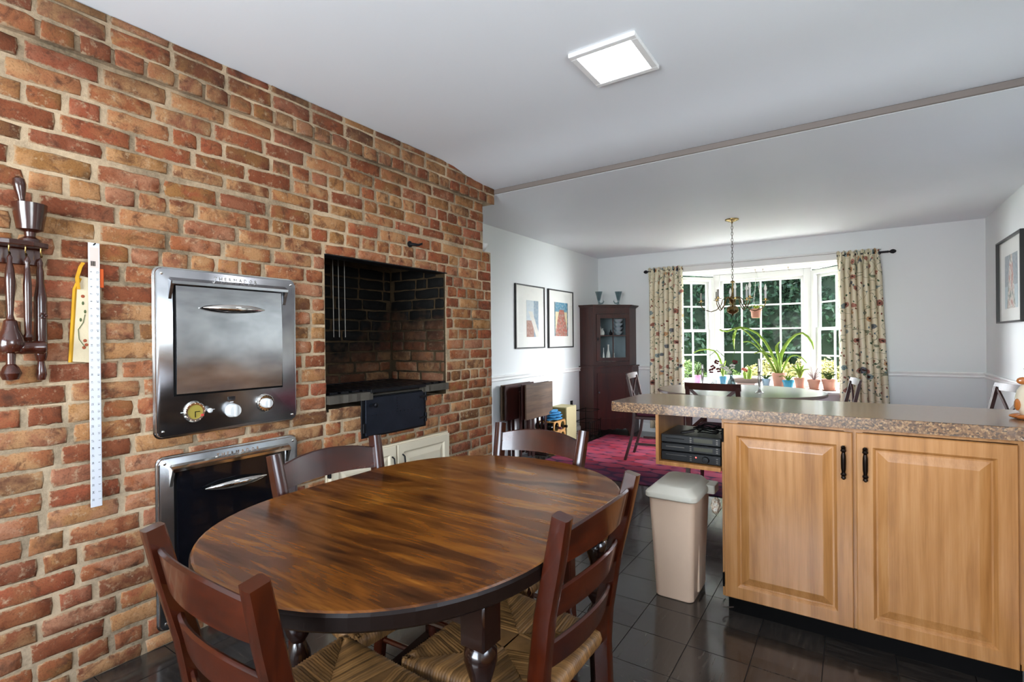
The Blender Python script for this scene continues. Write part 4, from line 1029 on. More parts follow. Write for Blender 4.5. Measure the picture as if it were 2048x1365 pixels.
g = B(); box(g, (.30, 6.54, .62), (.378, 6.557, 2.06), .003); box(g, (2.382, 6.54, .62), (2.46, 6.557, 2.06), .003); struct('trim_8', g, M_WHITE)
for x, lb_ in ((1.345, 'small metal hook in the bay ceiling from which the terracotta pot hangs'), (1.43, 'empty small metal hook in the middle of the bay ceiling'), (1.70, 'empty small metal hook in the bay ceiling towards the right side window')):
    hk = thing('ceiling_hook', lb_, 'hook', (x, 6.8, 2.055), group='hooks in the bay ceiling')
    g = B(); lathe(g, [(.008, 2.05), (.008, 2.056)], (x, 6.8, 0), 8); tube(g, [(x, 6.8, 2.05), (x, 6.8, 2.03), (x+.012, 6.8, 2.018), (x+.02, 6.8, 2.03)], .0025, 6); obj('hook', g, M_BRASS, hk)

# curtains and rod
for lab, xa, xb, xf, s in (('short dark metal rod carrying the left floral curtain', .14, .57, .14, -1), ('short dark metal rod carrying the right floral curtain', 2.19, 2.63, 2.63, 1)):
    rod = thing('curtain_rod', lab, 'curtain rod', ((xa+xb)/2, 6.47, 2.09))
    obj('rod', tube(B(), [(xa, 6.465, 2.092), (xb, 6.465, 2.092)], .011, 10), M_IRON, rod, smooth=True)
    g = B(); lathe(g, [(.011, 0), (.014, .004), (.008, .010), (.010, .016), (.02, .03), (.023, .045), (.016, .062), (.003, .072)], (0, 0, 0), 14, 'X')
    for v in g.verts: v.co = Vector((xf+s*v.co.x, 6.465+v.co.y, 2.092+v.co.z))
    obj('finial', g, M_IRON, rod, smooth=True)
    obj('bracket', BX((xf-s*.06-.006, 6.465, 2.082), (xf-s*.06+.006, 6.557, 2.10), .002), M_IRON, rod)
def curtain(label, xt0, xt1, xb0, xb1, seed, folds):
    t = thing('curtain', label, 'curtain', ((xt0+xt1)/2, 6.465, .1)); r = random.Random(seed); n = folds*14; m = 26; g = B(); uvs = []
    ph = [0]; 
    for i in range(n): ph.append(ph[-1]+r.uniform(.7, 1.3))
    tot = ph[-1]; amp = [r.uniform(.6, 1.15) for _ in range(folds+2)]
    grid = []
    for j in range(m+1):
        v = j/m; z = 2.13 - v*2.05; row = []
        op = min(1, max(0, (v-.02)/.10)); A = .016+.046*op
        for i in range(n+1):
            u = ph[i]/tot; k = u*folds; a = amp[int(k)]*(1-(k % 1))+amp[int(k)+1]*(k % 1)
            x0 = xt0+(xb0-xt0)*v**1.3; x1 = xt1+(xb1-xt1)*v**1.3
            y = 6.448 + A*a*(sin(2*pi*k + .5*sin(3*v+seed)) + .3*sin(4*pi*k+1))*.9 + (.010*(1-op))*sin(2*pi*k*2.3+1) - .01*op
            if .035 < v < .08: y += 0
            x = x0+(x1-x0)*(u + .35/folds*sin(2*pi*k*1.0+1.2)*op)
            zz = z + (0.012*sin(2*pi*k*1.0) if j == 0 else 0)
            row.append(g.verts.new((x, min(y, 6.51), zz)))
        grid.append(row)
    uvl = g.loops.layers.uv.new('UVMap'); width = (xt1-xt0)*2.3
    for j in range(m):
        for i in range(n):
            f = g.faces.new((grid[j][i], grid[j][i+1], grid[j+1][i+1], grid[j+1][i]))
            for lp, (a, b) in zip(f.loops, ((i, j), (i+1, j), (i+1, j+1), (i, j+1))): lp[uvl].uv = (a/n*width, b/m*2.05)
    o = obj('drape', g, M_CURT, t, smooth='all'); s_ = o.modifiers.new('thick', 'SOLIDIFY'); s_.thickness = .003
    return t
curtain('left floral curtain of the bay window', .135, .565, .14, .56, 4, 7); curtain('right floral curtain of the bay window, wider at the hem', 2.19, 2.56, 2.20, 2.64, 9, 7)

# ------------------------------------------------------------------ garden beyond the bay
import numpy as np
def leaves(center, rad, n, size, seed, shell=.75, squash=1):
    rs = np.random.RandomState(seed); d = rs.normal(size=(n, 3)); d /= np.linalg.norm(d, axis=1)[:, None]
    d[:, 2] = np.where(d[:, 2] < -.3, -d[:, 2], d[:, 2])
    lump = 1+.16*np.sin(d[:, 0]*7+seed)*np.cos(d[:, 2]*9)+.1*np.sin(d[:, 1]*13+d[:, 0]*11)
    p = d*(rs.uniform(shell, 1.04, n)*lump)[:, None]*np.array(rad)+np.array(center)
    a = rs.normal(size=(n, 3))*.8+d; a /= np.linalg.norm(a, axis=1)[:, None]; t = np.cross(a, rs.normal(size=(n, 3))); t /= np.linalg.norm(t, axis=1)[:, None]; b = np.cross(a, t)
    s = (rs.uniform(.6, 1.4, n)*size)[:, None]
    V = np.stack([p-t*s, p+b*s*.45+a*s*.12, p+t*s, p-b*s*.45+a*s*.12], axis=1).reshape(-1, 3)
    me = bpy.data.meshes.new('foliage'); me.vertices.add(4*n); me.vertices.foreach_set('co', V.ravel()); me.loops.add(4*n); me.loops.foreach_set('vertex_index', np.arange(4*n)); me.polygons.add(n); me.polygons.foreach_set('loop_start', np.arange(0, 4*n, 4)); me.polygons.foreach_set('loop_total', np.full(n, 4)); me.update(); me.validate()
    return me
def bush(name, label, cat, c, rad, n, size, seed, mleaf, group, trunk=True):
    t = thing(name, label, cat, (c[0], c[1], -.35), group=group)
    me = leaves(np.array(c)-np.array((c[0], c[1], -.35)), rad, n, size, seed); me.materials.append(mleaf)
    o = bpy.data.objects.new('foliage', me); COL.objects.link(o); o.parent = t
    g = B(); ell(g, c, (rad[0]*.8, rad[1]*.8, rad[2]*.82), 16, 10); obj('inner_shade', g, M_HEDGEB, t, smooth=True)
    g = B(); tube(g, [(c[0], c[1], -.35), (c[0]+.03, c[1], c[2]*.6)], .07 if trunk else .03, 8); obj('trunk', g, M_BARK, t)
struct('ground_terrace', BX((-1.5, 7.25, -.36), (5, 8.9, -.32)), flat('pale_paving', 'b8b2a6', .8, var=.1))  # unseen pale slab added to bounce sunlight up to the ceiling
struct('ground_lawn', BX((-14, 6.7, -.5), (16, 30, -.35)), M_LAWN)
for k, (x, y, z, rx, rz) in enumerate(((-3.4, 12.6, 1.6, 1.7, 2.3), (-1.3, 12.2, 1.7, 1.5, 2.5), (.5, 12.6, 1.7, 1.5, 2.4), (2.2, 12.3, 1.6, 1.4, 2.4), (4.2, 12.8, 1.5, 1.6, 2.2))):
    bush('hedge_tree', ['tall dark evergreen seen beyond the left curtain edge', 'tall dark evergreen filling the left panes of the bay', 'tall dark evergreen behind the middle panes of the bay', 'tall dark evergreen behind the right panes of the bay', 'tall dark evergreen hidden behind the right curtain'][k], 'tree', (x, y, z), (rx, 1.2, rz), 15000, .06, 50+k, M_HEDGE, 'evergreens beyond the bay window')
for k, (x, y) in enumerate(((7.6, 3.2), (7.9, 5.6), (7.7, 8.0))):  # unseen trees added to block bright sky reflected in the oven
    bush('side_tree', ['evergreen outside the side window, nearest the kitchen', 'evergreen outside the side window, the middle one', 'evergreen outside the side window, farthest one'][k], 'tree', (x, y, 1.3), (1.2, 1.5, 2.1), 3500, .1, 70+k, M_HEDGE, 'evergreens outside the side window')
for k, (x, y, z, rx, rz, m) in enumerate(((-.35, 9.5, .25, .55, .55, M_SHRUBG), (.45, 10.2, .15, .45, .42, M_SHRUBG), (1.25, 9.6, .22, .5, .58, M_SHRUB), (1.85, 9.4, .25, .5, .6, M_SHRUB), (2.6, 9.5, .2, .5, .55, M_SHRUB))):
    bush('garden_shrub', ['mid green shrub seen through the left side window', 'low mid green shrub seen through the left lower panes', 'pale yellow-green shrub behind the silver candlestick', 'pale yellow-green shrub seen behind the terracotta pots', 'pale yellow-green shrub seen through the right side window'][k], 'shrub', (x, y, z), (rx, .5, rz), 6000, .03, 80+k, m, 'shrubs below the bay window', False)
# ------------------------------------------------------------------ rug, dining table and chairs
rg = thing('area_rug', 'red and navy wool rug with rows of oval blots under the far dining table', 'rug', (1.3, 5.3, 0))
obj('pile', BX((-.27, 4.13, .0005), (2.9, 6.07, .011), .003), M_RUG, rg)
dt = thing('oval_dining_table', 'polished oval table in the bay, white with window glare', 'table', (1.45, 4.97, .011))
g = B(); pr = [(.0, .722), (-.006, .73), (-.006, .744), (.0, .75)]; rings = []
for d, z in [(.012, .722), (0, .727), (0, .743), (.006, .75)]:
    rings.append([g.verts.new((1.455+(.70-d)*cos(2*pi*i/64), 4.96+(.61-d)*sin(2*pi*i/64), z)) for i in range(64)])
for a, b in zip(rings, rings[1:]):
    for k in range(64): g.faces.new((a[k], a[(k+1) % 64], b[(k+1) % 64], b[k]))
g.faces.new(rings[0][::-1]); g.faces.new(rings[-1]); obj('tabletop', g, M_DINTOP, dt, smooth=True)
g = B(); lathe(g, [(.30, .665), (.31, .67), (.31, .722), (.29, .722)], (1.455, 4.96, 0), 32, sx=1.5, sy=1.2); obj('apron', g, M_DARKW, dt)
for sx in (-1, 1):
    for sy in (-1, 1):
        g = B(); x, y = 1.455+sx*.36, 4.96+sy*.28; tube(g, [(x, y, .70), (x, y, .4), (x+sx*.01, y, .011)], .03, 4, [.035, .028, .018]); obj('leg', g, M_DARKW, dt)

def xchair(label, zf=.011):
    t = thing('cross_back_chair', label, 'chair', world=False, group='cross-back chairs around the oval table'); hw = .19; H = .86
    for s in (-1, 1):
        g = B(); x = s*hw
        sweep(g, [(x, -.10, 0), (x, -.03, .24), (x, 0, .44), (x, -.02, .6), (x*.98, -.07, H-.03)], [(-.016, -.012), (.016, -.012), (.016, .012), (-.016, .012)], up=(0, 1, 0)); obj('back_leg', g, M_DARKW, t, smooth=True)
        g = B(); tube(g, [(x, .40, .44), (x, .405, .2), (x, .40, 0)], .018, 4, [.024, .02, .015]); obj('front_leg', g, M_DARKW, t)
        g = B(); obox(g, (x, 0, .17), (x, .40, .17), .014, .022); obj('side_rung', g, M_DARKW, t)
    g = B(); n = 12; rows = []
    for i in range(n+1):
        u = -1+2*i/n; x = u*(hw+.018); y = -.062-.028*(1-u*u)
        rows.append([g.verts.new(p) for p in ((x, y+.010, H-.055), (x, y-.006, H), (x, y-.020, H), (x, y-.006, H-.055))])
    for a, b in zip(rows, rows[1:]):
        for k in range(4): g.faces.new((a[k], a[(k+1) % 4], b[(k+1) % 4], b[k]))
    g.faces.new(rows[0]); g.faces.new(rows[-1][::-1]); obj('top_rail', g, M_DARKW, t, smooth=True)
    for s in (-1, 1):
        g = B(); pts = []
        for i in range(9):
            u = i/8; pts.append((s*(hw-.01)*(1-2*u), -.002-.066*u-.02*sin(pi*u), .48+(H-.52)*u))
        sweep(g, pts, [(-.012, -.006), (.012, -.006), (.012, .006), (-.012, .006)], up=(0, 1, 0)); obj('cross_bar', g, M_DARKW, t, smooth=True)
    g = B(); obox(g, (-hw, 0, .465), (hw, 0, .465), .02, .03); obj('lower_rail', g, M_DARKW, t)
    g = B(); box(g, (-hw-.005, -.0, .415), (hw+.005, .41, .445), .006); obj('seat_frame', g, M_DARKW, t)
    g = B(); box(g, (-hw, .015, .445), (hw, .405, .485), .018, 3); obj('seat', g, M_MAROON, t, smooth=True, label='maroon upholstered seat')
    return t
xc = xchair('cross-back chair at the left end of the oval table, white glare on its rail'); xc.location = (.50, 5.05, .0115); xc.rotation_euler = (0, 0, -pi/2+.12)
dup(xc, (1.41, 4.22, .0115), 0, 'cross-back chair with its dark rail towards the worktop, in front of the oval table')
dup(xc, (2.27, 5.12, .0115), pi/2+.15, 'cross-back chair at the right end of the oval table, beside the right curtain')
dup(xc, (3.22, 5.12, .0), pi/2+.25, 'cross-back chair standing alone by the right wall')

# silver and flowers on the oval table
def candlestick(label, x, y, h, z=.75):
    t = thing('candlestick', label, 'candlestick', (x, y, z), group=None); g = B()
    lathe(g, [(.036, z), (.036, z+.004), (.02, z+.012), (.008, z+.03), (.006, z+.05), (.011, z+.09), (.013, z+.13), (.008, z+.16), (.012, z+.175), (.014, z+.19), (.010, z+.2), (.012, z+h), (.007, z+h+.004)], (x, y, 0), 18); obj('stem', g, M_PEWTER, t, smooth=True)
candlestick('taller silver candlestick near the middle of the oval table', 1.656, 4.80, .29); candlestick('dark silver candlestick at the left of the oval table', 1.13, 5.04, .22)
va = thing('flower_vase', 'clear glass vase with dark red and pale orchids on the oval table', 'vase', (1.385, 5.06, .75))
g = B(); lathe(g, [(.03, .751), (.042, .755), (.044, .77), (.03, .82), (.014, .86), (.011, .90), (.018, .92), (.015, .92), (.008, .9), (.010, .86), (.026, .82), (.038, .77), (.001, .758)], (1.385, 5.06, 0), 18); obj('glass', g, M_CLEAR, va, smooth=True)
g = B()
for pts in ([(1.385, 5.06, .77), (1.37, 5.05, .95), (1.33, 5.03, 1.05), (1.27, 5.0, 1.11), (1.21, 4.99, 1.06)], [(1.385, 5.06, .77), (1.385, 5.06, .95), (1.40, 5.05, 1.05), (1.43, 5.04, 1.13)]): tube(g, pts, .003, 5)
obj('stem', g, M_LEAFD, va)
def blooms(lst, m, name, parent, size):
    g = B(); r = random.Random(7)
    for x, y, z in lst:
        for k in range(5):
            a = k*2*pi/5+r.random(); ell(g, (x+size*.7*cos(a), y+r.uniform(-.006, .006), z+size*.7*sin(a)), (size*.62, size*.2, size*.42), 7, 5)
    obj(name, g, m, parent, smooth=True)
blooms([(1.27, 5.0, 1.0), (1.235, 5.0, .95), (1.22, 5.0, .915), (1.285, 5.0, .925), (1.42, 5.04, 1.0)], M_PETAL, 'red_bloom', va, .020)
blooms([(1.345, 5.03, .94), (1.37, 5.02, .91), (1.31, 5.02, .96), (1.40, 5.03, .96)], M_PETW, 'pale_bloom', va, .022)

# ------------------------------------------------------------------ plants on the sill
ZS_ = .6205
def pot(label, x, y, r, h, m, name='plant_pot', cat='plant pot', z=ZS_, saucer=False):
    t = thing(name, label, cat, (x, y, z)); g = B(); z += (.008 if saucer else 0)
    lathe(g, [(r*.66, z), (r*.68, z+.002), (r*.9, z+h*.76), (r*1.0, z+h*.77), (r*1.02, z+h), (r*.9, z+h), (r*.86, z+h*.84), (.001, z+h*.84)], (x, y, 0), 22); obj('pot', g, m, t, smooth=True)
    g = B(); lathe(g, [(r*.85, z+h*.83), (r*.4, z+h*.87), (.001, z+h*.88)], (x, y, 0), 14); obj('soil', g, M_SOIL, t)
    if saucer:
        g = B(); lathe(g, [(r*.8, z-.0078), (r*1.0, z+.006), (r*.95, z+.006), (r*.75, z-.003), (.001, z-.003)], (x, y, 0), 20); obj('saucer', g, M_TERRA, t)
    return t, z+h*.86
def strap(bm, pts, w, seg=10):
    """arching strap leaf through control points"""
    P = [Vector(p) for p in pts]; n = seg; out = []
    for i in range(n+1):
        u = i/n*(len(P)-1); k = min(int(u), len(P)-2); f = u-k; p0 = P[max(k-1, 0)]; p1 = P[k]; p2 = P[k+1]; p3 = P[min(k+2, len(P)-1)]
        out.append(.5*((2*p1)+(-p0+p2)*f+(2*p0-5*p1+4*p2-p3)*f*f+(-p0+3*p1-3*p2+p3)*f**3))
    sc = [((.35+.65*min(1, i/n*4))*(1 if i/n < .6 else max(.06, 1-((i/n-.6)/.4)**1.6)), 1) for i in range(n+1)]
    sweep(bm, out, [(-w/2, w*.12), (0, -w*.05), (w/2, w*.12), (0, -w*.12)], sc, up=(0, .3, 1))
def plant_leaf(t, leafsets, m=None, name='leaf'):
    for pts, w in leafsets:
        g = B(); strap(g, pts, w*1.35); obj(name, g, m or M_LEAF, t, smooth='all')
# 1 pink pot
t, z = pot('pink pot with thin trailing leaves at the left end of the sill', .655, 6.80, .052, .125, M_PINK)
plant_leaf(t, [([(.655, 6.8, z), (.655+dx*.4, 6.8, z+.09), (.655+dx, 6.79, z+h)], .018) for dx, h in ((.10, .10), (.05, .17), (-.04, .18), (.12, .05), (-.08, .08), (.02, .2))], M_LEAFD)
# 2 white jar
t = thing('ginger_jar', 'white and clear glass jar on the sill between the pink and blue pots', 'jar', (.83, 6.84, ZS_))
g = B(); lathe(g, [(.04, ZS_), (.055, ZS_+.01), (.06, ZS_+.06), (.045, ZS_+.11), (.028, ZS_+.13), (.03, ZS_+.15)], (.83, 6.84, 0), 20); obj('body', g, M_WHITE, t, smooth=True)
g = B(); 
for a in range(5): ell(g, (.83+.05*cos(-1.6+a*.25), 6.84+.058*sin(-1.6+a*.25), ZS_+.03+.008*(a % 2)), (.006, .003, .006), 6, 4)
obj('painted_motif', g, flat('grey_motif', '9098a0', .3), t)
# 3 blue pot
t, z = pot('dark blue pot behind the glass flower vase on the sill', .955, 6.86, .045, .115, flat('deep_blue_glaze', '3f7892', .25))
plant_leaf(t, [([(.955, 6.86, z), (.93, 6.84, z+.2), (.85, 6.83, z+.34), (.70, 6.8, z+.35), (.60, 6.8, z+.31)], .035), ([(.955, 6.86, z), (.97, 6.84, z+.15), (1.0, 6.82, z+.22)], .02), ([(.955, 6.86, z), (.92, 6.84, z+.1), (.88, 6.82, z+.12)], .02)])
# 4 wide brown bowl
t = thing('bonsai_dish', 'wide low brown stoneware bowl with a red flower, in the middle of the sill', 'plant bowl', (1.23, 6.84, ZS_))
g = B(); z = ZS_+.045; lathe(g, [(.14, z), (.165, z+.012), (.185, z+.055), (.175, z+.055), (.15, z+.03), (.001, z+.03)], (1.23, 6.84, 0), 28, sx=1.0, sy=.55); obj('bowl', g, M_BRWN, t, smooth=True)
g = B(); box(g, (1.13, 6.79, ZS_), (1.33, 6.88, z+.002), .004); obj('foot', g, flat('pink_tray', 'd9b6ac', .5), t)
g = B(); lathe(g, [(.15, z+.036), (.001, z+.042)], (1.23, 6.84, 0), 20, sy=.55); obj('soil', g, M_SOIL, t)
plant_leaf(t, [([(1.26, 6.84, z+.03), (1.27, 6.83, z+.13), (1.25, 6.83, z+.20)], .045), ([(1.22, 6.84, z+.03), (1.21, 6.83, z+.1), (1.215, 6.83, z+.17)], .03)])
blooms([(1.20, 6.82, z+.17), (1.225, 6.82, z+.16)], flat('coral_petal', 'b0523c', .5), 'flower', t, .02)
# 5 blue grey pot
t, z = pot('blue-grey pot with a low plant behind the tall candlestick', 1.45, 6.84, .05, .105, M_BLUEG)
plant_leaf(t, [([(1.45, 6.84, z), (1.45+d, 6.83, z+.05), (1.45+1.7*d, 6.82, z+.04)], .022) for d in (-.05, -.02, .03, .05)], M_LEAFD)
# 6 big terracotta with arching amaryllis leaves
t, z = pot('largest terracotta pot with long arching green leaves, right of the silver candlestick', 1.59, 6.85, .082, .17, M_TERRA, 'amaryllis', 'potted plant', saucer=True)
plant_leaf(t, [([(1.58, 6.85, z), (1.50, 6.84, 1.05), (1.36, 6.82, 1.27), (1.17, 6.80, 1.35), (1.02, 6.79, 1.30), (.93, 6.79, 1.33)], .046),
               ([(1.56, 6.85, z), (1.44, 6.83, 1.0), (1.30, 6.80, 1.16), (1.20, 6.80, 1.17)], .034),
               ([(1.57, 6.85, z), (1.40, 6.83, 1.10), (1.18, 6.80, 1.34), (1.10, 6.79, 1.24), (1.10, 6.79, 1.08)], .036),
               ([(1.60, 6.85, z), (1.62, 6.85, 1.02), (1.72, 6.84, 1.20), (1.84, 6.83, 1.27), (1.93, 6.83, 1.16), (1.95, 6.83, 1.08)], .046),
               ([(1.60, 6.84, z), (1.54, 6.80, .98), (1.42, 6.78, 1.05), (1.33, 6.77, 1.03)], .036),
               ([(1.61, 6.86, z), (1.70, 6.86, .98), (1.80, 6.85, 1.0), (1.88, 6.84, .92)], .032),
               ([(1.59, 6.84, z), (1.60, 6.82, .93), (1.57, 6.80, 1.1), (1.62, 6.79, 1.18)], .03)])
# 7 teal pot, 8-10 terracotta
t, z = pot('small teal glazed pot in front of the terracotta pots', 1.70, 6.70, .062, .105, M_TEAL)
plant_leaf(t, [([(1.70, 6.70, z), (1.70+d, 6.69, z+.06), (1.70+1.8*d, 6.68, z+.05)], .02) for d in (-.05, -.02, .02, .05)])
t, z = pot('terracotta pot with upright pale leaves directly behind the teal pot', 1.81, 6.83, .062, .12, M_TERRA, saucer=True)
plant_leaf(t, [([(1.81, 6.83, z), (1.81+d*.5, 6.82, z+.1), (1.81+d*1.4, 6.81, z+h)], .03) for d, h in ((-.06, .16), (-.02, .19), (.03, .17), (.07, .12), (-.09, .08))])
t, z = pot('terracotta pot full of dry grey twigs, second from the right curtain', 1.955, 6.74, .065, .11, M_TERRA, saucer=True); r = random.Random(4); g = B()
for k in range(34):
    a = r.uniform(0, 2*pi); q = r.uniform(.02, .12); h = r.uniform(.06, .17); p1 = (1.955+q*cos(a), 6.74+q*.7*sin(a), z+h)
    tube(g, [(1.955, 6.74, z), (1.955+q*.4*cos(a), 6.74+q*.3*sin(a), z+h*.5), p1], .0018, 4)
obj('twigs', g, M_TWIG, t, kind='stuff')
t, z = pot('terracotta pot with small grey-green leaves beside the right curtain', 2.105, 6.72, .077, .12, M_TERRA, saucer=True); r = random.Random(6)
plant_leaf(t, [([(2.105, 6.72, z), (2.105+r.uniform(-.04, .04), 6.72, z+.05), (2.105+r.uniform(-.1, .1), 6.71, z+r.uniform(.04, .12))], .022) for k in range(9)], M_LEAFD)
# hanging pot
hp = thing('hanging_pot', 'small terracotta pot hanging from the bay ceiling in front of the middle panes', 'hanging pot', (1.35, 6.8, 1.5))
g = B(); lathe(g, [(.042, 1.465), (.05, 1.47), (.058, 1.545), (.066, 1.548), (.068, 1.575), (.06, 1.575), (.054, 1.56), (.001, 1.56)], (1.35, 6.8, 0), 20); obj('pot', g, M_TERRA, hp, smooth=True)
g = B()
for a in (0, 2.1, 4.2): tube(g, [(1.35+.066*cos(a), 6.8+.066*sin(a), 1.572), (1.36, 6.8, 2.02)], .0012, 4)
obj('wire', g, M_PEWTER, hp)
plant_leaf(hp, [([(1.35, 6.8, 1.565), (1.35+d*.5, 6.79, 1.61), (1.35+d, 6.78, 1.60)], .02) for d in (-.07, -.03, .04, .1)])

# ------------------------------------------------------------------ chandelier
cx, cy = 1.385, 5.15
cd_ = thing('chandelier', 'brass chandelier with curved candle arms hanging by a chain over the oval table', 'chandelier', (cx, cy, 2.345))
g = B(); lathe(g, [(.062, 2.344), (.06, 2.336), (.035, 2.325), (.01, 2.318), (.006, 2.305)], (cx, cy, 0), 22); obj('canopy', g, M_BRASS, cd_, smooth=True)
g = B(); z = 2.312; k = 0
while z > 1.775:
    for i in range(8):
        a0, a1 = 2*pi*i/8, 2*pi*(i+1)/8
        f = lambda a: (cx+(.0085*cos(a) if k % 2 else 0), cy+(0 if k % 2 else .0085*cos(a)), z-.018+.018*sin(a))
        obox(g, f(a0), f(a1), .0032, .0032, up=(.3, .4, 1))
    z -= .029; k += 1
obj('chain', g, M_GREYM, cd_, kind='stuff')
g = B(); lathe(g, [(.004, 1.77), (.008, 1.765), (.022, 1.752), (.022, 1.748), (.007, 1.742), (.006, 1.72), (.010, 1.70), (.008, 1.66), (.012, 1.625), (.03, 1.60), (.033, 1.585), (.02, 1.562), (.009, 1.545), (.012, 1.53), (.042, 1.517), (.055, 1.492), (.05, 1.472), (.03, 1.455), (.01, 1.447), (.006, 1.435), (.001, 1.43)], (cx, cy, 0), 24); obj('body', g, M_BRASS, cd_, smooth=True)
for k in range(8):
    a = 2*pi*k/8+.25; R0 = .28 if k % 2 == 0 else .19; up = 0 if k % 2 == 0 else .02
    ca, sa = cos(a), sin(a); P = lambda r, z: (cx+r*ca, cy+r*sa, z)
    g = B(); tube(g, [P(.02, 1.59), P(.055, 1.61), P(.085, 1.59), P(.10, 1.54), P(.14, 1.492), P(.19, 1.475+up*.5) if k % 2 == 0 else P(.15, 1.49), P(R0-.02, 1.50+up), P(R0, 1.54+up), P(R0, 1.565+up)], .0045, 6); ar = obj('arm', g, M_BRASS, cd_, smooth=True)
    g = B(); zc = 1.565+up; x, y = cx+R0*ca, cy+R0*sa; lathe(g, [(.004, zc-.005), (.012, zc), (.03, zc+.004), (.03, zc+.007), (.012, zc+.008), (.013, zc+.022), (.010, zc+.024)], (x, y, 0), 14); obj('drip_pan', g, M_BRASS, ar, smooth=True)
    g = B(); lathe(g, [(.0095, zc+.02), (.0095, zc+.09), (.005, zc+.092)], (x, y, 0), 12); obj('candle_sleeve', g, M_WHITE if k not in (3, 4, 5) else M_GREYM, ar, smooth=True)
    if k not in (3, 4, 5):
        g = B(); lathe(g, [(.006, zc+.092), (.013, zc+.105), (.014, zc+.115), (.009, zc+.135), (.002, zc+.155)], (x, y, 0), 12); obj('bulb', g, M_BULB, ar, smooth=True)

# ------------------------------------------------------------------ corner cupboard
P1, P2, P3, P4 = (-.612, 5.965), (-.425, 5.965), (-.075, 6.315), (-.075, 6.556)
cup = thing('corner_cupboard', 'dark cherry corner cupboard with a small glazed door above a panelled door', 'cupboard', (-.4, 6.3, 0))
def off(poly, d):      # shift the front outwards for plinth and cornice
    (a, b), (c, e), (f, h), (i, j) = poly; return [(a, b-d), (c+d*.41, e-d), (f+d, h-d*.41), (i+d, j)]
def solid(poly, z0, z1, bev=0): return prism(B(), poly+[(-.612, 6.556)], z0, z1, 'Z', bev)
U = [P1, P2, P3, P4]; Lw = off(U, .03)
s2 = 1/math.sqrt(2); ex = Vector((s2, s2, 0)); en = Vector((s2, -s2, 0))          # along the front, outwards
def front(g, u0, u1, z0, z1, d0, d1, base=Vector((*P2, 0)), bev=0):
    """box on the diagonal face; u along the face from P2, d outwards"""
    o = B(); box(o, (u0, d0, z0), (u1, d1, z1), bev); m = basis(ex, en, (0, 0, 1), base); merge(g, o, m); return g
FL = math.hypot(.35, .35)
# upper case: walls, with open front
g = B()
for a, b in ((P1, P2), (P3, P4)):
    v = Vector((b[0]-a[0], b[1]-a[1], 0)); n = Vector((v.y, -v.x, 0)).normalized()*-.012
    prism(g, [a, b, (b[0]+n.x, b[1]+n.y), (a[0]+n.x, a[1]+n.y)], .88, 1.63)
front(g, 0, .045, .88, 1.63, -.015, 0); front(g, FL-.012, FL, .88, 1.63, -.015, 0); front(g, .045, FL-.012, 1.55, 1.63, -.015, 0); front(g, .045, FL-.012, .88, .935, -.015, 0)
obj('upper_case', g, M_DARKW, cup)
obj('back_panel', prism(B(), [(-.611, 5.98), (-.605, 5.98), (-.605, 6.549), (-.09, 6.549), (-.09, 6.555), (-.611, 6.555)], .88, 1.63), flat('blue_grey_lining', '8fa0a6', .6), cup)
obj('shelf', prism(B(), [(-.60, 5.99), (-.43, 5.99), (-.095, 6.325), (-.095, 6.54), (-.60, 6.54)], 1.262, 1.274), M_DARKW, cup)
g = B(); merge(g, solid(off(U, .012), 1.63, 1.642)); merge(g, solid(off(U, .03), 1.642, 1.652)); merge(g, solid(off(U, .04), 1.652, 1.664)); obj('cornice', g, M_DARKW, cup)
g = B(); merge(g, solid(off(U, .045), .862, .88, .002)); merge(g, solid(Lw, .10, .862)); obj('lower_case', g, M_DARKW, cup)
g = B(); Lb = Vector((Lw[1][0], Lw[1][1], 0)); FLl = math.hypot(Lw[2][0]-Lw[1][0], Lw[2][1]-Lw[1][1])
o = B(); pts = [(0, .10), (0, 0), (.045, 0), (.055, .04), (.09, .075), (.14, .06), (FLl/2-.05, .075), (FLl/2, .055), (FLl/2+.05, .075), (FLl-.14, .06), (FLl-.09, .075), (FLl-.055, .04), (FLl-.045, 0), (FLl, 0), (FLl, .10)]
prism(o, pts, -.016, 0, 'Y'); merge(g, o, basis(ex, en, (0, 0, 1), Lb)); prism(g, [(-.612, Lw[0][1]), (-.612, Lw[0][1]+.02), (Lw[1][0]-.01, Lw[0][1]+.02), (Lw[1][0], Lw[0][1])], 0, .1); prism(g, [(Lw[2][0]-.02, 6.35), (Lw[2][0], 6.33), (Lw[2][0], 6.556), (Lw[2][0]-.02, 6.556)], 0, .1); obj('bracket_base', g, M_DARKW, cup)
# doors
g = B(); a, b = .042, FL-.006
for q in ((a, a+.05, .94, 1.545), (b-.05, b, .94, 1.545), (a+.05, b-.05, .94, .985), (a+.05, b-.05, 1.49, 1.545)): front(g, q[0], q[1], q[2], q[3], 0, .016)
front(g, (a+b)/2-.006, (a+b)/2+.006, .985, 1.49, .002, .014); front(g, a+.05, b-.05, 1.262, 1.274, .002, .014)
gd = obj('glazed_door', g, M_DARKW, cup)
for x0, x1 in ((a+.05, (a+b)/2-.006), ((a+b)/2+.006, b-.05)):
    for z0, z1 in ((.985, 1.262), (1.274, 1.49)): obj('pane', front(B(), x0, x1, z0, z1, .006, .008), M_GLASS, gd)
g = B(); kp = Vector((*P2, 0))+ex*(a+.015)+en*.016+Vector((0, 0, 1.225)); ell(g, kp+en*.008, (.008, .008, .008), 8, 6); front(g, a+.008, a+.022, 1.2, 1.25, .0155, .018); obj('latch', g, M_IRON, gd)
g = B(); A, Bq = .05, FLl-.03
for q in ((A, A+.055, .14, .79), (Bq-.055, Bq, .14, .79), (A+.055, Bq-.055, .14, .21), (A+.055, Bq-.055, .73, .79)): front(g, *q, 0.001, .014, Lb)
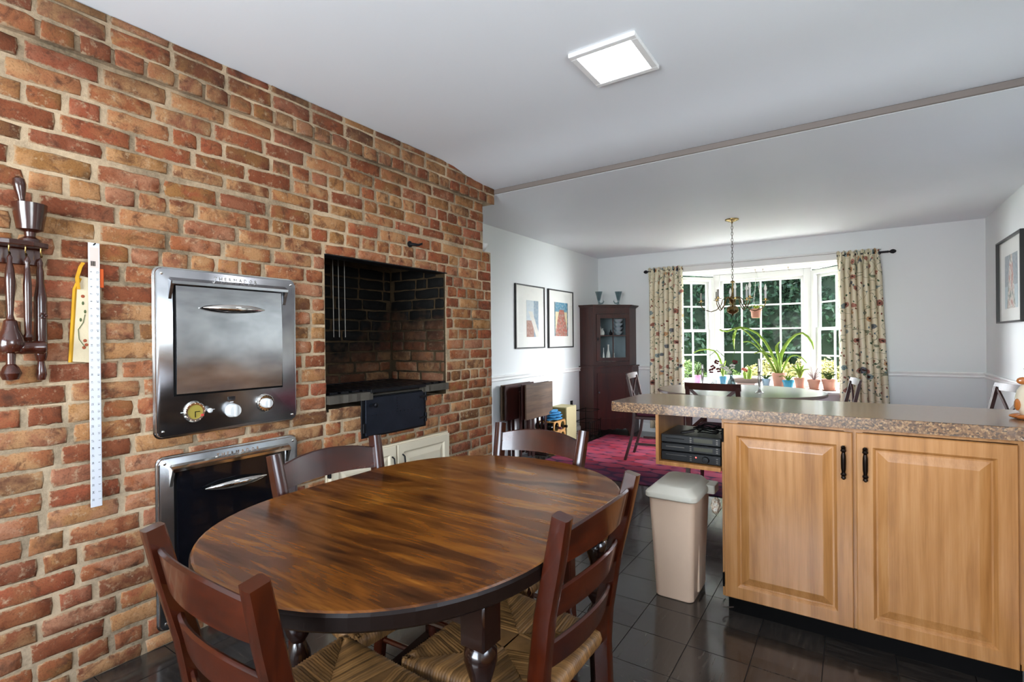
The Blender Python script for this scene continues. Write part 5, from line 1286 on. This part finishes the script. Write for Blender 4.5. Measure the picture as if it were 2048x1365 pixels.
front(g, A+.055, Bq-.055, .21, .73, .001, .006, Lb); ld_ = obj('panel_door', g, M_DARKW, cup)
g = B(); ell(g, Lb+ex*(A+.02)+en*.022+Vector((0, 0, .545)), (.011, .011, .013), 10, 8); obj('knob', g, flat('pewter_knob', '6c6a70', .35, .5), ld_)
# crockery inside
M_CROCK = flat('blue_patterned_china', '9aa8ae', .25, var=.4, scale=60); M_CHINA = flat('pale_china', 'cfd2cc', .25)
def at_cup(u, d, z): p = Vector((*P2, 0))+ex*u+en*d; return (p.x, p.y, z)
for k in range(4):
    x, y, _ = at_cup(FL-.115, -.10, 0); z0 = 1.275+k*.052
    t = thing('bowl', ['lowest of the four blue patterned bowls stacked behind the glass', 'second lowest of the four blue patterned bowls behind the glass', 'second highest of the four blue patterned bowls behind the glass', 'topmost of the four blue patterned bowls behind the glass'][k], 'bowl', (x, y, z0), group='bowls stacked in the corner cupboard')
    g = B(); lathe(g, [(.025, z0), (.03, z0+.006), (.055, z0+.03), (.062, z0+.05), (.057, z0+.05), (.045, z0+.0505)], (x, y, 0), 20); obj('bowl', g, M_CROCK, t, smooth=True)
def bottle(lab, u, d, z, h, r, m=M_CHINA, name='bottle', cat='bottle'):
    x, y, _ = at_cup(u, d, 0); t = thing(name, lab, cat, (x, y, z)); g = B()
    lathe(g, [(r*.8, z), (r, z+.01), (r*1.05, z+h*.4), (r*.7, z+h*.62), (r*.35, z+h*.75), (r*.3, z+h*.94), (r*.45, z+h)], (x, y, 0), 14); obj('body', g, m, t, smooth=True)
bottle('pale figurine-like bottle on the upper cupboard shelf', .115, -.06, 1.275, .15, .022); bottle('shorter pale bottle on the upper cupboard shelf, left of the bowls', .16, -.09, 1.275, .09, .025)
bottle('small dark pot on the upper cupboard shelf beside the bowls', .27, -.08, 1.275, .07, .02, M_IRON, 'small_pot', 'pot')
bottle('tall pale coffee pot on the lower cupboard shelf', .23, -.07, .881, .27, .03); bottle('slim leaning white vase on the lower cupboard shelf', .165, -.07, .881, .23, .015, M_CHINA, 'vase', 'vase'); bottle('small white cup on the lower cupboard shelf at the right', .31, -.08, .881, .16, .028, M_CHINA, 'cup', 'cup'); bottle('white milk bottle at the left of the lower cupboard shelf', .11, -.06, .881, .18, .018)
# pair of glass vases
for (x, y), s, lab in (((-.425, 6.15), -1, 'left cornucopia-shaped glass vase on top of the corner cupboard'), ((-.215, 6.30), 1, 'right cornucopia-shaped glass vase on top of the corner cupboard')):
    t = thing('glass_vase', lab, 'vase', (x, y, 1.664)); g = B()
    lathe(g, [(.034, 1.6642), (.03, 1.672), (.010, 1.682), (.010, 1.70), (.022, 1.74), (.036, 1.80), (.05, 1.845), (.046, 1.845), (.03, 1.80), (.015, 1.74), (.001, 1.72)], (x, y, 0), 18); o = obj('cone', g, M_CLEAR, t, smooth=True)
    g = B(); q = Vector((x, y, 1.70)); e = ex*s*-1
    tube(g, [q, q+e*.02+Vector((0, 0, -.012)), q+e*.05+Vector((0, 0, -.008)), q+e*.068+Vector((0, 0, .018)), q+e*.06+Vector((0, 0, .035))], .008, 8, [.014, .013, .010, .008, .005]); obj('curled_tail', g, M_CLEAR, t, smooth=True)

# ------------------------------------------------------------------ pictures
def artmat(name, kind):
    m = N(name); x, y, z = m.sep(m.co('Generated')); uy = y
    if kind == 0:
        c = m.mix(m.math('GREATER_THAN', z, .45), '9a6b5c', 'b9c6cc'); c = m.mix(m.math('GREATER_THAN', y, .6), c, '7c93a4')
        d = m.math('LESS_THAN', m.math('ABSOLUTE', m.math('SUBTRACT', m.math('ADD', y, m.math('MULTIPLY', z, .9)), .95)), .16); c = m.mix(m.math('MULTIPLY', d, m.math('LESS_THAN', z, .7)), c, 'cfcdc4')
    elif kind == 1:
        c = m.mix(m.math('GREATER_THAN', z, .72), 'cdbf92', '2f7f9c'); w = m.math('SUBTRACT', .5, m.math('MULTIPLY', z, .42))
        body = m.math('LESS_THAN', m.math('ABSOLUTE', m.math('SUBTRACT', y, .52)), w); c = m.mix(m.math('MULTIPLY', body, m.math('LESS_THAN', z, .78)), c, m.mix(m.math('GREATER_THAN', m.noise(m.co('Generated'), 9, 3), .5), 'a5482f', '8c5a48'))
        c = m.mix(m.math('GREATER_THAN', m.math('ABSOLUTE', m.math('SUBTRACT', y, .5)), .43), c, '35606e')
    else:
        c = m.mix(m.math('GREATER_THAN', z, .42), '9db4bc', '75838e'); w = m.math('LESS_THAN', m.math('ABSOLUTE', m.math('SUBTRACT', y, .5)), m.math('SUBTRACT', .34, m.math('MULTIPLY', z, .25)))
        c = m.mix(w, c, m.ramp(m.noise(m.co('Generated'), 6, 3), [(.4, 'a4583e'), (.5, 'd8d4ca'), (.6, '4f5a48')]))
    c = m.mix(m.ramp(m.noise(m.co('Generated'), 14, 4), [(.45, 0.0), (.7, .35)]), c, 'e0d8c8')
    return m.fin(c, .6)
M_MAT = flat('white_mount', 'e4e4de', .7, var=.01)
def picture(label, wallx, s, y0, y1, z0, z1, ay0, ay1, az0, az1, kind, th=.022):
    t = thing('framed_picture', label, 'picture', (wallx, (y0+y1)/2, (z0+z1)/2)); X = lambda d: wallx+s*d
    def bx(a, b, m, name, parent, d0, d1, bev=0):
        xs = sorted((X(d0), X(d1))); return obj(name, BX((xs[0], a[0], a[1]), (xs[1], b[0], b[1]), bev), m, parent)
    g = B(); f = .014
    for a, b in (((y0, z0), (y0+f, z1)), ((y1-f, z0), (y1, z1)), ((y0+f, z0), (y1-f, z0+f)), ((y0+f, z1-f), (y1-f, z1))):
        xs = sorted((X(.001), X(th))); box(g, (xs[0], a[0], a[1]), (xs[1], b[0], b[1]), .001)
    obj('frame', g, M_BLACK, t); mt = bx((y0+f, z0+f), (y1-f, z1-f), M_MAT, 'mount', t, .002, .012)
    bx((ay0, az0), (ay1, az1), artmat('artwork', kind), 'artwork', mt, .012, .0135)
    bx((y0+f, z0+f), (y1-f, z1-f), M_PICGLASS, 'glass', t, .017, .0185)
picture('black-framed print with window glare, the left one on the left wall', -.614, 1, 4.43, 5.035, 1.13, 1.82, 4.65, 4.90, 1.255, 1.655, 0)
picture('black-framed print of a robed red figure, nearest the corner cupboard', -.614, 1, 5.125, 5.75, 1.125, 1.818, 5.27, 5.61, 1.265, 1.67, 1)
picture('black-framed print on the right wall, cut by the edge of the photo', 3.388, -1, 5.20, 5.96, 1.325, 2.01, 5.38, 5.76, 1.44, 1.87, 2, .035)
# outlet
ol = thing('wall_outlet', 'small dark wall outlet plate left of the corner cupboard', 'outlet', (-.614, 5.71, .415)); obj('plate', BX((-.613, 5.675, .375), (-.606, 5.735, .455), .002), M_IRON, ol)
obj('socket', BX((-.606, 5.69, .39), (-.603, 5.72, .41), .001), M_BLACKM, ol)

# ------------------------------------------------------------------ folding trays, wine rack, box, wire rack
st = thing('tray_stand', 'dark wooden stand that carries the folded tray tables by the left wall', 'stand', (-.48, 4.5, 0))
g = B(); box(g, (-.60, 4.30, 0), (-.36, 4.34, .02), .003); box(g, (-.60, 4.64, 0), (-.36, 4.68, .02), .003); obj('foot', g, M_DARKW, st)
for y in (4.32, 4.66): obj('upright', BX((-.49, y-.012, .02), (-.47, y+.012, .70), .002), M_DARKW, st)
g = B(); box(g, (-.487, 4.332, .66), (-.473, 4.648, .685), .002); obj('handle', g, M_DARKW, st)
for k, x in enumerate((-.575, -.53, -.43, -.385)):
    t = thing('folding_tray', ['folded wooden tray table nearest the left wall', 'second folded wooden tray table from the left wall', 'third folded wooden tray table from the left wall', 'folded wooden tray table with its wood-grained top facing the room'][k], 'tray table', (x, 4.55, .1), group='folding tray tables on the stand')
    dy = (-.15 if k < 2 else 0); obj('top', BX((x-.008, 4.27+dy, .42), (x+.008, 4.81+dy, .775), .003), M_WALNUT if k in (0, 3) else M_DARKW, t)
    for y in (4.42+dy, 4.68+dy): 
        g = B(); box(g, (x-.011 - .008, y-.012, .03), (x-.009, y+.012, .62), .001); box(g, (x-.011-.008, y+.016, .03), (x-.009, y+.034, .60), .001); obj('leg', g, M_DARKW, t)
wr = thing('wine_rack', 'small pale wooden wine rack with round arches by the left wall', 'wine rack', (-.4, 4.85, 0))
for x in (-.31, -.50):
    g = B(); n = 10; y0, y1, z0, z1 = 4.70, 4.96, 0, .345
    pts = [(y0, z1), (y0, 0), (y0+.02, 0)]
    cols_ = 2; w = (y1-y0)/cols_
    # plate with round holes: built from strips around circles
    for row in range(3):
        for c in range(cols_):
            yc, zc, hw, hh, rr_ = y0+w*(c+.5), .06+row*.115+.0, w/2, .0575, .047
            o = []; inn = []
            for i in range(24):
                a = 2*pi*i/24; ca, sa = cos(a), sin(a); k_ = 1/max(abs(ca)/hw, abs(sa)/hh); o.append((yc+ca*k_, zc+sa*k_)); inn.append((yc+rr_*ca, zc+rr_*sa))
            for xx in (x-.006, x+.006):
                vo = [g.verts.new((xx, a, b)) for a, b in o]; vi = [g.verts.new((xx, a, b)) for a, b in inn]
                for i in range(24): g.faces.new((vo[i], vo[(i+1) % 24], vi[(i+1) % 24], vi[i]))
                if xx < x: v0 = vi
                else:
                    for i in range(24): g.faces.new((v0[i], v0[(i+1) % 24], vi[(i+1) % 24], vi[i]))
    bmesh.ops.remove_doubles(g, verts=g.verts, dist=1e-4); obj('arched_panel', g, flat('pine', 'c2904e', .5), wr)
g = B()
for y, z in ((4.705, .34), (4.955, .34), (4.705, .005), (4.955, .005), (4.83, .34)): box(g, (-.5, y-.005, z), (-.31, y+.005, z+.01))
obj('rail', g, flat('pine_rail', 'b98848', .5), wr)
M_BOT = flat('dark_bottle_glass', '0c110e', .08, coat=.6); 
for k, (y, z, foil) in enumerate(((4.765, .06, M_BLACKM), (4.895, .06, M_PEWTER), (4.765, .175, M_PEWTER), (4.895, .175, M_WHITE), (4.895, .29, M_BLACKM), (4.765, .29, M_MAROON))):
    t = thing('wine_bottle', ['wine bottle low in the near column of the rack', 'silver-capped wine bottle low in the far column of the rack', 'silver-capped wine bottle in the middle of the near column', 'white-capped wine bottle in the middle of the far column', 'black-capped wine bottle at the top of the far column', 'maroon-capped wine bottle at the top of the near column'][k], 'bottle', (-.4, y, z), group='bottles in the wine rack')
    g = B(); lathe(g, [(.02, -.56), (.037, -.555), (.038, -.38), (.03, -.35), (.015, -.325), (.0135, -.26)], (0, y, z-.008), 14, 'X'); obj('glass', g, M_BOT, t, smooth=True)
    g = B(); lathe(g, [(.0138, -.30), (.0142, -.255), (.015, -.25), (.006, -.248)], (0, y, z-.008), 12, 'X'); obj('cap', g, foil, t)
bb = thing('cloth_bundle', 'crumpled blue cloth bundle lying on top of the wine rack', 'cloth', (-.4, 4.83, .35)); g = B(); r = random.Random(12)
for k, (dz, w) in enumerate(((.365, .1), (.392, .095), (.42, .08), (.445, .055))):
    o = B(); ell(o, (-.40, 4.84+r.uniform(-.02, .02), dz), (w, .14-.012*k, .018), 16, 8)
    for v in o.verts: v.co += Vector((.006*sin(v.co.y*70+k), .005*sin(v.co.x*90), .005*sin(v.co.y*55+v.co.x*60+k*2)))
    merge(g, o)
obj('folds', g, flat('blue_cloth', '2f7fb0', .7, var=.3, scale=20), bb, smooth=True)
sp = thing('beige_box', 'upright beige box with an olive front by the left wall', 'box', (-.47, 5.2, 0))
obj('case', BX((-.60, 5.17, 0.001), (-.40, 5.42, .445), .004), flat('beige_case', 'b3a77c', .6), sp); obj('olive_front', BX((-.59, 5.163, .03), (-.41, 5.170, .435), .002), flat('olive_cloth', '6b6236', .9, bump=.4), sp)
ws = thing('wire_stand', 'black wire rack on the floor in front of the corner cupboard', 'rack', (-.38, 5.72, 0)); g = B()
for z, y0, y1 in ((.35, 5.60, 5.86), (.22, 5.56, 5.88), (.09, 5.54, 5.90), (.01, 5.54, 5.90)):
    loop = [(-.50, y0, z), (-.30, y0, z), (-.30, y1, z), (-.50, y1, z), (-.50, y0, z)]
    for a, b in zip(loop, loop[1:]): obox(g, a, b, .006, .006, up=(.2, .3, 1))
for x in (-.5, -.3):
    for y in (5.56, 5.88): obox(g, (x, y, 0), (x, y, .36 if x == -.5 else .24), .007, .007, up=(1, 0, 0))
for k in range(5): obox(g, (-.3, 5.6+k*.055, .01), (-.3, 5.6+k*.055, .22), .004, .004, up=(1, 0, 0))
obj('wires', g, M_BLACKM, ws)
